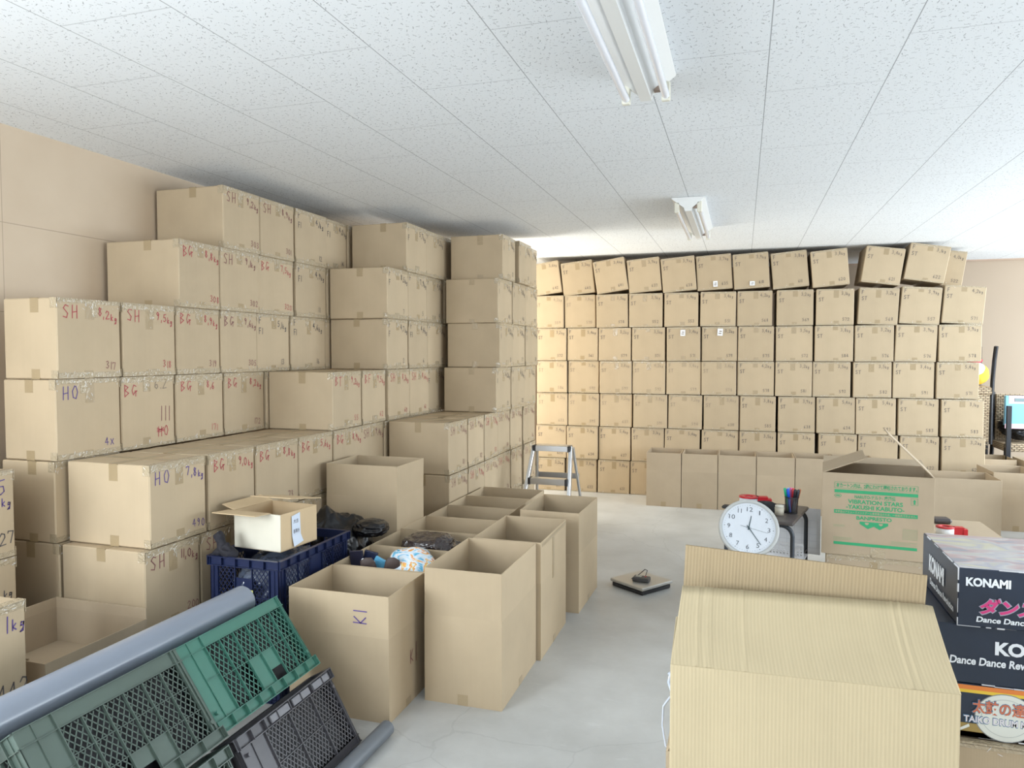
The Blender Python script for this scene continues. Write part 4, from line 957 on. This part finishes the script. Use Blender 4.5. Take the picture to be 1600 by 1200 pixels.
# ------------------------------------------------------------------ goods in the open cartons
def print_mat():
    m, nt, b = new_mat('swirly_blue_orange_print'); N = nt.nodes.new; L = nt.links.new
    tc = N('ShaderNodeTexCoord'); n = N('ShaderNodeTexNoise'); n.inputs['Scale'].default_value = 11; n.inputs['Detail'].default_value = 3; n.inputs['Distortion'].default_value = 1.5; L(tc.outputs['Object'], n.inputs['Vector'])
    cr = N('ShaderNodeValToRGB'); cr.color_ramp.interpolation = 'EASE'; e = cr.color_ramp.elements
    e[0].color = (.05,.25,.50,1); e[1].color = (.78,.80,.82,1)
    for p, c in ((.36,(.10,.45,.70)),(.43,(.62,.76,.88)),(.50,(.80,.84,.87)),(.545,(.82,.30,.06)),(.585,(.80,.60,.18)),(.62,(.72,.78,.85)),(.70,(.30,.55,.78))):
        el = e.new(p); el.color = (*c,1)
    L(n.outputs['Fac'], cr.inputs[0]); L(cr.outputs[0], b.inputs['Base Color']); b.inputs['Roughness'].default_value = .25
    return m
blob('plastic_bag', (-1.62,3.68,.50), (.15,.12,.09), tape_mat('brown_black_plastic',(.035,.025,.025),.18,1.0,22), 'dark brown plastic bag bulging from the third aisle carton','bag',6,.34,6,2.6,boxy=.7)
o = blob('printed_bag', (-1.575,3.345,.50), (.125,.14,.075), print_mat(), 'white bag with blue and orange print in the second aisle carton','bag',8,.12,5,2.2,boxy=.8)
o.rotation_euler = (.35,.05,.3)
root = empty('slipper_pair', (-1.70,3.235,.47),(.2,0,.3)); tag(root,'pair of dark slippers poking from the second aisle carton','slippers')
for dx, an in ((-.03,-.3),(.05,.25)):
    m = M(); prof = [(.0,-.01),(.028,-.008),(.036,.03),(.038,.08),(.030,.105),(0,.115)]; m.lathe(prof,20,T=Matrix.Translation((dx,0,0))@Matrix.Rotation(an,4,'Y')@Matrix.Scale(.35,4,(0,1,0))); m.build('slipper', simple('dark_brown_sole',(.06,.04,.035),.6), root)
root = empty('folded_package', (-1.80,3.30,.44),(.1,.15,.2)); tag(root,'black and light blue folded packages beside the printed bag','package')
for i,(c,x,y,hh,a) in enumerate((((.02,.02,.04),-.05,.02,.13,-.25),((.12,.40,.62),.02,.03,.11,.35),((.70,.72,.76),-.01,-.005,.10,.05),((.015,.02,.05),-.02,.05,.125,.1))):
    m = M(); m.cbox((-.035,-.008,0),(.035,.008,hh),.003,0,Matrix.Translation((x,y,0))@Matrix.Rotation(a,4,'Y')); m.build('package', simple('package_film_%s' % 'abcd'[i], c, .25), root)

# ------------------------------------------------------------------ vinyl roll and pipe
ROLLM = simple('grey_vinyl', (.235,.265,.32), .24, bump=.15, bscale=5, vary=.05)
m = M(); m.tube([(0,-.85,0),(0,.83,0)],.062,48,cap=False); m.tube([(0,-.849,0),(0,.829,0)],.046,40,1,cap=False)
n=48
for y in (-.85,.83):
    vs = [(.062*math.cos(2*PI*k/n),y,.062*math.sin(2*PI*k/n)) for k in range(n)]+[(.046*math.cos(2*PI*k/n),y,.046*math.sin(2*PI*k/n)) for k in range(n)]
    m.add(vs,[(k,(k+1)%n,n+(k+1)%n,n+k) for k in range(n)],1)
o = m.build('vinyl_roll', [ROLLM, simple('dark_roll_core',(.12,.13,.15),.6)], None, (-1.968,1.715,.553)); tag(o,'long grey vinyl roll lying on top of the leaning crates','roll')
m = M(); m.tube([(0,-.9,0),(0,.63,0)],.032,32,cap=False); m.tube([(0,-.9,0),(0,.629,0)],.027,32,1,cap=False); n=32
vs = [(.032*math.cos(2*PI*k/n),.63,.032*math.sin(2*PI*k/n)) for k in range(n)]+[(.027*math.cos(2*PI*k/n),.63,.027*math.sin(2*PI*k/n)) for k in range(n)]
m.add(vs,[(k,(k+1)%n,n+(k+1)%n,n+k) for k in range(n)],0)
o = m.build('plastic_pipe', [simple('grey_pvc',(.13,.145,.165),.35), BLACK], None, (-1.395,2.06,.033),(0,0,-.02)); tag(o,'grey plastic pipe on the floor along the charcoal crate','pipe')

# ------------------------------------------------------------------ chairs and goods far right
CHB = simple('black_lacquer',(.012,.014,.020),.3)
def weave_mat():
    m, nt, b = new_mat('woven_water_hyacinth'); N = nt.nodes.new; L = nt.links.new
    tc = N('ShaderNodeTexCoord'); br = N('ShaderNodeTexBrick'); br.inputs['Scale'].default_value = 1
    mp = N('ShaderNodeMapping'); mp.inputs['Rotation'].default_value = (PI/2,0,0); L(tc.outputs['Object'], mp.inputs[0]); L(mp.outputs[0], br.inputs['Vector'])
    br.inputs['Brick Width'].default_value = .045; br.inputs['Row Height'].default_value = .018; br.inputs['Mortar Size'].default_value = .0035; br.inputs['Mortar Smooth'].default_value = .6
    br.inputs['Color1'].default_value = (.62,.50,.34,1); br.inputs['Color2'].default_value = (.50,.38,.25,1); br.inputs['Mortar'].default_value = (.10,.065,.04,1)
    L(br.outputs['Color'], b.inputs['Base Color']); bp = N('ShaderNodeBump'); bp.invert = True; bp.inputs['Distance'].default_value = .01; L(br.outputs['Fac'], bp.inputs['Height']); L(bp.outputs[0], b.inputs['Normal']); b.inputs['Roughness'].default_value = .6
    return m
WV = weave_mat()
def woven(m, x0, y0, z0, x1, y1, z1):
    """woven slab with plaits standing proud on the two broad sides"""
    m.cbox((x0,y0,z0),(x1,y1,z1),.008)
    rows_ = int((z1-z0)/.022)
    for j in range(rows_):
        z = z0+.011+j*.022; k = 0; x = x0+(.02 if j%2 else 0)
        while x < x1-.02:
            m.cbox((x+.003,y0-.006,z-.0075),(min(x+.037,x1),y0+.002,z+.0075),.003); x += .04
def chair(loc, rot, label):
    root = empty('woven_dining_chair', loc, rot); tag(root, label, 'chair', 'woven dining chairs stacked by the far wall')
    m = M(); woven(m,-.22,-.22,.42,.22,.22,.50); m.build('seat', WV, root)
    m = M(); woven(m,-.20,.17,.50,.20,.205,1.0); m.build('backrest', WV, root)
    for sx in (-1,1):
        m = M(); m.tube([(sx*.205,-.205,.50),(sx*.21,-.215,.2),(sx*.205,-.205,0)],.02,4); m.build('leg', CHB, root)
        m = M(); m.tube([(sx*.215,.20,.50),(sx*.215,.215,.34),(sx*.215,.25,.15),(sx*.215,.30,0)],.021,4); m.build('leg', CHB, root)
        m = M(); m.tube([(sx*.215,.19,.42),(sx*.215,.205,1.02)],.018,4); m.build('back_post', CHB, root)
    return root
# lower chairs upright, upper one upside down on the first
chair((2.27,9.12,.14),(0,0,0),'upright woven chair under the upturned one by the tan far wall')
c_ = chair((2.27,9.00,1.65),(PI,0,0),'upturned woven chair, black legs up, beside the tall carton wall')
chair((2.83,9.00,.14),(0,0,0),'upright woven chair holding black bags at the photo edge')
for x,lab in ((2.27,'low wooden pallet under the woven chair beside the carton wall'),(2.83,'low wooden pallet under the woven chair at the photo edge')):
    m = M()
    for k in range(5): m.box((-.26,-.30+k*.14,.11),(.26,-.21+k*.14,.138))
    for k in (-1,0,1): m.box((k*.22-.03,-.30,0),(k*.22+.03,.35,.11))
    o = m.build('wooden_pallet', simple('pallet_wood',(.35,.25,.16),.8), None, (x,9.09,0)); tag(o,lab,'pallet')
YEL = simple('yellow_cloth',(.75,.48,.05),.8); 
blob('yellow_cloth', (2.36,8.99,1.36), (.15,.10,.13), YEL, 'crumpled yellow cloth between the upturned chair legs','cloth',3,.12,4,3)
blob('white_padding', (2.35,8.90,1.42), (.085,.06,.07), simple('white_fleece',(.80,.80,.82),.9), 'white padded bundle on the yellow cloth in the upturned chair','cloth',5,.3,4,3)
blob('red_cloth', (2.35,8.91,1.50), (.075,.05,.035), simple('red_cloth',(.55,.03,.07),.8), 'red cloth scrap topping the bundle in the upturned chair','cloth',7,.12,4,3)
blob('yellow_toy', (2.335,8.55,.57), (.025,.025,.05), simple('bright_yellow',(.85,.72,.04),.5), 'tiny bright yellow object at the foot of the carton wall chairs','toy',2,.12,3,3)
blob('black_bag', (2.84,9.02,.80), (.20,.13,.13), GBAG, 'black plastic bags heaped on the chair at the photo edge','bag',12,.55,5,3.4)
root = empty('display_pack', (2.86,8.80,.83)); tag(root,'clear pack with light blue and pink cards before the tan wall','package')
m = M(); m.cbox((-.25,0,0),(.25,.05,.31),.006); m.build('card_pack', simple('sky_blue_card',(.22,.52,.75),.35), root)
m = M(); m.box((-.25,-.002,-.03),(.25,.0,.02)); m.box((-.22,-.002,.23),(.25,.0,.31)); m.build('pink_band', simple('pale_pink_card',(.75,.50,.58),.4), root)
m = M(); m.cbox((-.17,-.006,.25),(-.02,-.002,.285),.001); m.build('grey_picture', simple('grey_card',(.18,.26,.27),.4), root)
m = M(); m.box((2.60,8.70,.0),(2.64,8.74,1.04)); o = m.build('black_post', CHB); tag(o,'thin black post standing before the light blue card pack','post')
m = M(); m.box((-.22,-.15,0),(.22,.15,.64)); o = None

# ------------------------------------------------------------------ the room
def wall_mat():
    m, nt, b = new_mat('tan_wall_board'); N = nt.nodes.new; L = nt.links.new
    tc = N('ShaderNodeTexCoord'); sp = N('ShaderNodeSeparateXYZ'); L(tc.outputs['Object'], sp.inputs[0])
    n = N('ShaderNodeTexNoise'); n.inputs['Scale'].default_value = 2.5; n.inputs['Detail'].default_value = 6; L(tc.outputs['Object'], n.inputs['Vector'])
    cr = N('ShaderNodeValToRGB'); cr.color_ramp.elements[0].position = .3; cr.color_ramp.elements[0].color = (.55,.435,.315,1); cr.color_ramp.elements[1].position = .7; cr.color_ramp.elements[1].color = (.60,.485,.36,1)
    L(n.outputs['Fac'], cr.inputs[0])
    def line(out, off, period, wd):
        a = N('ShaderNodeMath'); a.operation = 'ADD'; a.inputs[1].default_value = -off; L(out, a.inputs[0])
        w_ = N('ShaderNodeMath'); w_.operation = 'PINGPONG'; w_.inputs[1].default_value = period/2; L(a.outputs[0], w_.inputs[0])
        c = N('ShaderNodeMath'); c.operation = 'LESS_THAN'; c.inputs[1].default_value = wd; L(w_.outputs[0], c.inputs[0]); return c
    s1 = line(sp.outputs[2], 2.21, 1.82*5, .0022); s2_ = line(sp.outputs[1], 2.67, .91*2, .002)
    s3 = line(sp.outputs[0], 3.10, .91*2, .002); s4 = line(sp.outputs[2], 1.78, 30, .0022)
    mx = N('ShaderNodeMath'); mx.operation = 'MAXIMUM'; L(s1.outputs[0], mx.inputs[0]); L(s2_.outputs[0], mx.inputs[1])
    m2_ = N('ShaderNodeMath'); m2_.operation = 'MAXIMUM'; L(mx.outputs[0], m2_.inputs[0]); L(s3.outputs[0], m2_.inputs[1])
    m3_ = N('ShaderNodeMath'); m3_.operation = 'MAXIMUM'; L(m2_.outputs[0], m3_.inputs[0]); L(s4.outputs[0], m3_.inputs[1])
    mix = N('ShaderNodeMix'); mix.data_type = 'RGBA'; L(m3_.outputs[0], mix.inputs['Factor']); L(cr.outputs[0], mix.inputs[6]); mix.inputs[7].default_value = (.40,.31,.225,1)
    L(mix.outputs[2], b.inputs['Base Color']); b.inputs['Roughness'].default_value = .6
    return m
def ceil_mat():
    m, nt, b = new_mat('fissured_gypsum_ceiling'); N = nt.nodes.new; L = nt.links.new
    def math_(op, a=None, b_=None, c=None):
        n = N('ShaderNodeMath'); n.operation = op
        for i, q in enumerate((a,b_,c)):
            if q is None: continue
            if isinstance(q,(int,float)): n.inputs[i].default_value = q
            else: L(q, n.inputs[i])
        return n.outputs[0]
    tc = N('ShaderNodeTexCoord'); P = tc.outputs['Object']; sp = N('ShaderNodeSeparateXYZ'); L(P, sp.inputs[0])
    # boards 455 x 910 mm, every other strip shifted half a board
    u = math_('DIVIDE', math_('SUBTRACT', sp.outputs[0], .08), .457); fu = math_('FRACT', u); iu = math_('FLOOR', u)
    par = math_('PINGPONG', iu, 1.0); v = math_('DIVIDE', math_('SUBTRACT', math_('SUBTRACT', sp.outputs[1], 2.415), math_('MULTIPLY', par, .4575)), .915); fv = math_('FRACT', v)
    du = math_('MULTIPLY', math_('SUBTRACT', .5, math_('ABSOLUTE', math_('SUBTRACT', fu, .5))), .457)
    dv = math_('MULTIPLY', math_('SUBTRACT', .5, math_('ABSOLUTE', math_('SUBTRACT', fv, .5))), .915)
    su = math_('LESS_THAN', du, .0020); sv = math_('LESS_THAN', dv, .0022)
    seam = math_('MAXIMUM', su, math_('MULTIPLY', sv, .55))
    # worm-hole marks: short crooked dashes, one per voronoi cell
    def marks(scale, ln, wd, seedoff, thr):
        mp = N('ShaderNodeMapping'); mp.inputs['Location'].default_value = (seedoff,seedoff*.7,0); mp.inputs['Scale'].default_value = (scale,scale,0); L(P, mp.inputs[0])
        vo = N('ShaderNodeTexVoronoi'); vo.voronoi_dimensions = '2D'; vo.inputs['Scale'].default_value = 1; L(mp.outputs[0], vo.inputs['Vector'])
        d = N('ShaderNodeVectorMath'); d.operation = 'SUBTRACT'; L(mp.outputs[0], d.inputs[0]); L(vo.outputs['Position'], d.inputs[1])
        cs = N('ShaderNodeSeparateColor'); L(vo.outputs['Color'], cs.inputs[0])
        r = N('ShaderNodeVectorRotate'); r.rotation_type = 'Z_AXIS'; L(d.outputs[0], r.inputs['Vector']); L(math_('MULTIPLY', cs.outputs[0], 3.14), r.inputs['Angle'])
        s = N('ShaderNodeSeparateXYZ'); L(r.outputs[0], s.inputs[0])
        wob = math_('MULTIPLY', math_('SINE', math_('MULTIPLY', s.outputs[0], 26.0)), .035)
        ly = math_('ABSOLUTE', math_('ADD', s.outputs[1], wob)); lx = math_('ABSOLUTE', s.outputs[0])
        lim = math_('MULTIPLY', cs.outputs[1], ln)
        a = math_('LESS_THAN', lx, lim); b2 = math_('LESS_THAN', ly, wd); c = math_('GREATER_THAN', cs.outputs[2], thr)
        return math_('MULTIPLY', math_('MULTIPLY', a, b2), c)
    mk = math_('MAXIMUM', marks(34,.34,.050,0,.18), marks(62,.15,.068,3.3,.35))
    fac = math_('MAXIMUM', math_('MULTIPLY', mk, .74), math_('MULTIPLY', seam, .75))
    mix = N('ShaderNodeMix'); mix.data_type = 'RGBA'; L(fac, mix.inputs['Factor']); mix.inputs[6].default_value = (.84,.87,.90,1); mix.inputs[7].default_value = (.22,.23,.25,1)
    L(mix.outputs[2], b.inputs['Base Color']); b.inputs['Roughness'].default_value = .9
    return m
def floor_mat():
    m, nt, b = new_mat('worn_concrete_floor'); N = nt.nodes.new; L = nt.links.new
    tc = N('ShaderNodeTexCoord'); n = N('ShaderNodeTexNoise'); n.inputs['Scale'].default_value = 1.6; n.inputs['Detail'].default_value = 9; n.inputs['Roughness'].default_value = .62; L(tc.outputs['Object'], n.inputs['Vector'])
    cr = N('ShaderNodeValToRGB'); e = cr.color_ramp.elements; e[0].position = .32; e[0].color = (.40,.40,.385,1); e[1].position = .68; e[1].color = (.55,.55,.535,1); L(n.outputs['Fac'], cr.inputs[0])
    # pale scuffs and dark hair cracks
    mp = N('ShaderNodeMapping'); mp.inputs['Scale'].default_value = (3,11,1); mp.inputs['Rotation'].default_value = (0,0,.6); L(tc.outputs['Object'], mp.inputs[0])
    n2 = N('ShaderNodeTexNoise'); n2.inputs['Scale'].default_value = 2.2; n2.inputs['Detail'].default_value = 8; n2.inputs['Roughness'].default_value = .7; L(mp.outputs[0], n2.inputs['Vector'])
    r = N('ShaderNodeMapRange'); r.inputs['From Min'].default_value = .60; r.inputs['From Max'].default_value = .72; r.inputs['To Max'].default_value = .35; L(n2.outputs['Fac'], r.inputs['Value'])
    mix = N('ShaderNodeMix'); mix.data_type = 'RGBA'; L(r.outputs[0], mix.inputs['Factor']); L(cr.outputs[0], mix.inputs[6]); mix.inputs[7].default_value = (.66,.67,.66,1)
    vo = N('ShaderNodeTexVoronoi'); vo.feature = 'DISTANCE_TO_EDGE'; vo.inputs['Scale'].default_value = .55
    dn = N('ShaderNodeTexNoise'); dn.inputs['Scale'].default_value = 3; dn.inputs['Detail'].default_value = 6; L(tc.outputs['Object'], dn.inputs['Vector'])
    vm = N('ShaderNodeVectorMath'); vm.operation = 'SCALE'; vm.inputs['Scale'].default_value = .22; L(dn.outputs['Color'], vm.inputs[0]); va = N('ShaderNodeVectorMath'); va.operation = 'ADD'; L(tc.outputs['Object'], va.inputs[0]); L(vm.outputs[0], va.inputs[1]); L(va.outputs[0], vo.inputs['Vector'])
    lt = N('ShaderNodeMath'); lt.operation = 'LESS_THAN'; lt.inputs[1].default_value = .0022; L(vo.outputs['Distance'], lt.inputs[0])
    ml = N('ShaderNodeMath'); ml.operation = 'MULTIPLY'; ml.inputs[1].default_value = .16; L(lt.outputs[0], ml.inputs[0])
    mix2 = N('ShaderNodeMix'); mix2.data_type = 'RGBA'; L(ml.outputs[0], mix2.inputs['Factor']); L(mix.outputs[2], mix2.inputs[6]); mix2.inputs[7].default_value = (.2,.2,.2,1)
    L(mix2.outputs[2], b.inputs['Base Color'])
    rr = N('ShaderNodeMapRange'); rr.inputs['To Min'].default_value = .32; rr.inputs['To Max'].default_value = .5; L(n.outputs['Fac'], rr.inputs['Value']); L(rr.outputs[0], b.inputs['Roughness'])
    bp = N('ShaderNodeBump'); bp.inputs['Strength'].default_value = .15; bp.inputs['Distance'].default_value = .004; L(n2.outputs['Fac'], bp.inputs['Height']); L(bp.outputs[0], b.inputs['Normal'])
    return m
WALL = wall_mat(); XL, XR, YB, YF, HC = -3.40, 5.5, -2.7, 9.95, 2.68
m = M(); m.box((XL-.1,YB-.1,-.1),(XR+.1,YF+.1,0)); struct(m.build('floor', floor_mat()))
m = M(); m.box((XL-.1,YB-.1,HC),(XR+.1,YF+.1,HC+.1)); struct(m.build('ceiling', ceil_mat()))
def wall_x(name, x0, x1, openings):
    """wall whose plane is X = const with openings (y0,y1,z0,z1)"""
    m = M(); ysn = sorted({YB-.1, YF+.1, *[q for o in openings for q in o[:2]]})
    for a, b in zip(ysn, ysn[1:]):
        op = [o for o in openings if o[0] <= a and b <= o[1]]
        if op: m.box((x0,a,0),(x1,b,op[0][2])); m.box((x0,a,op[0][3]),(x1,b,HC))
        else: m.box((x0,a,0),(x1,b,HC))
    struct(m.build(name, WALL))
def wall_y(name, y0, y1, openings):
    m = M(); xsn = sorted({XL, XR, *[q for o in openings for q in o[:2]]})
    for a, b in zip(xsn, xsn[1:]):
        op = [o for o in openings if o[0] <= a and b <= o[1]]
        if op: m.box((a,y0,0),(b,y1,op[0][2])); m.box((a,y0,op[0][3]),(b,y1,HC))
        else: m.box((a,y0,0),(b,y1,HC))
    struct(m.build(name, WALL))
wall_x('wall_left', XL-.1, XL, [(-2.1,.4,.9,2.55),(7.05,8.05,.5,2.4)])
wall_x('wall_right', XR, XR+.1, [(-.4,3.2,.4,2.45),(4.4,9.4,.4,2.45)])
wall_y('wall_back', YB-.1, YB, [(-1.6,2.0,.6,2.5)])
wall_y('wall_front', YF, YF+.1, [])
WF = simple('white_window_frame', (.75,.76,.77), .4)
def frame(name, axis, c, a0, a1, z0, z1):
    m = M()
    def b(p0, p1, q0, q1):
        if axis == 'x': m.box((c-.03,p0,q0),(c+.03,p1,q1))
        else: m.box((p0,c-.03,q0),(p1,c+.03,q1))
    b(a0,a0+.04,z0,z1); b(a1-.04,a1,z0,z1); b(a0,a1,z0,z0+.04); b(a0,a1,z1-.04,z1); b((a0+a1)/2-.02,(a0+a1)/2+.02,z0,z1)
    struct(m.build(name, WF))
frame('window_1','x',XL-.06,7.05,8.05,.5,2.4); frame('window_2','x',XR+.06,-.4,3.2,.4,2.45); frame('window_3','x',XR+.06,4.4,9.4,.4,2.45); frame('window_4','y',YB-.06,-1.6,2.0,.6,2.5); frame('window_5','x',XL-.06,-2.1,.4,.9,2.55)
m = M(); m.box((XL,YF-.012,0),(XR,YF,.06)); struct(m.build('baseboard_front', simple('brown_baseboard',(.25,.17,.11),.6)))
m = M(); m.box((XL,YF-.02,HC-.018),(XR,YF,HC)); struct(m.build('trim_1', simple('brown_cove',(.42,.30,.22),.6)))

# ------------------------------------------------------------------ ceiling lamps
LW = simple('white_enamel', (.78,.79,.78), .35); LC = simple('cream_socket', (.70,.68,.58), .5); TUBE = simple('unlit_tube_glass', (.80,.83,.90), .12, coat=.5)
BRN = simple('brown_label', (.36,.27,.22), .6)
def lamp(y0, y1, label):
    root = empty('fluorescent_lamp', (-.378,(y0+y1)/2,HC)); tag(root, label, 'ceiling light', 'twin-tube ceiling lamps'); L = y1-y0
    # inverted-V reflector hugging a central channel
    m = M(); poly = [(-.115,-.002),(-.115,-.010),(-.028,-.075),(.028,-.075),(.115,-.010),(.115,-.002)]
    m.prism(poly,-L/2,L/2,'y'); m.build('reflector', LW, root)
    m = M(); m.prism([(-.030,-.074),(-.022,-.098),(.022,-.098),(.030,-.074)],-L/2+.004,L/2-.004,'y'); m.build('channel', LW, root)
    for sx in (-1,1):
        m = M(); m.tube([(sx*.078,-L/2+.02,-.088),(sx*.078,L/2-.02,-.088)],.0155,16); m.build('tube', TUBE, root)
        for sy in (-1,1):
            m = M(); m.cbox((sx*.078-.017,sy*(L/2-.012)-.012,-.108),(sx*.078+.017,sy*(L/2-.012)+.012,-.035),.004); m.build('socket', LC, root)
    m = M()
    for sy in (-1,1): m.box((.035,sy*(L/2-.035)-.014,-.0765),(.060,sy*(L/2-.035)+.010,-.055))
    m.build('rating_label', BRN, root)
lamp(1.74,3.0,'twin-tube ceiling lamp nearest the viewer, cut by the photo top'); lamp(5.36,6.70,'small-looking twin-tube ceiling lamp above the far carton wall')
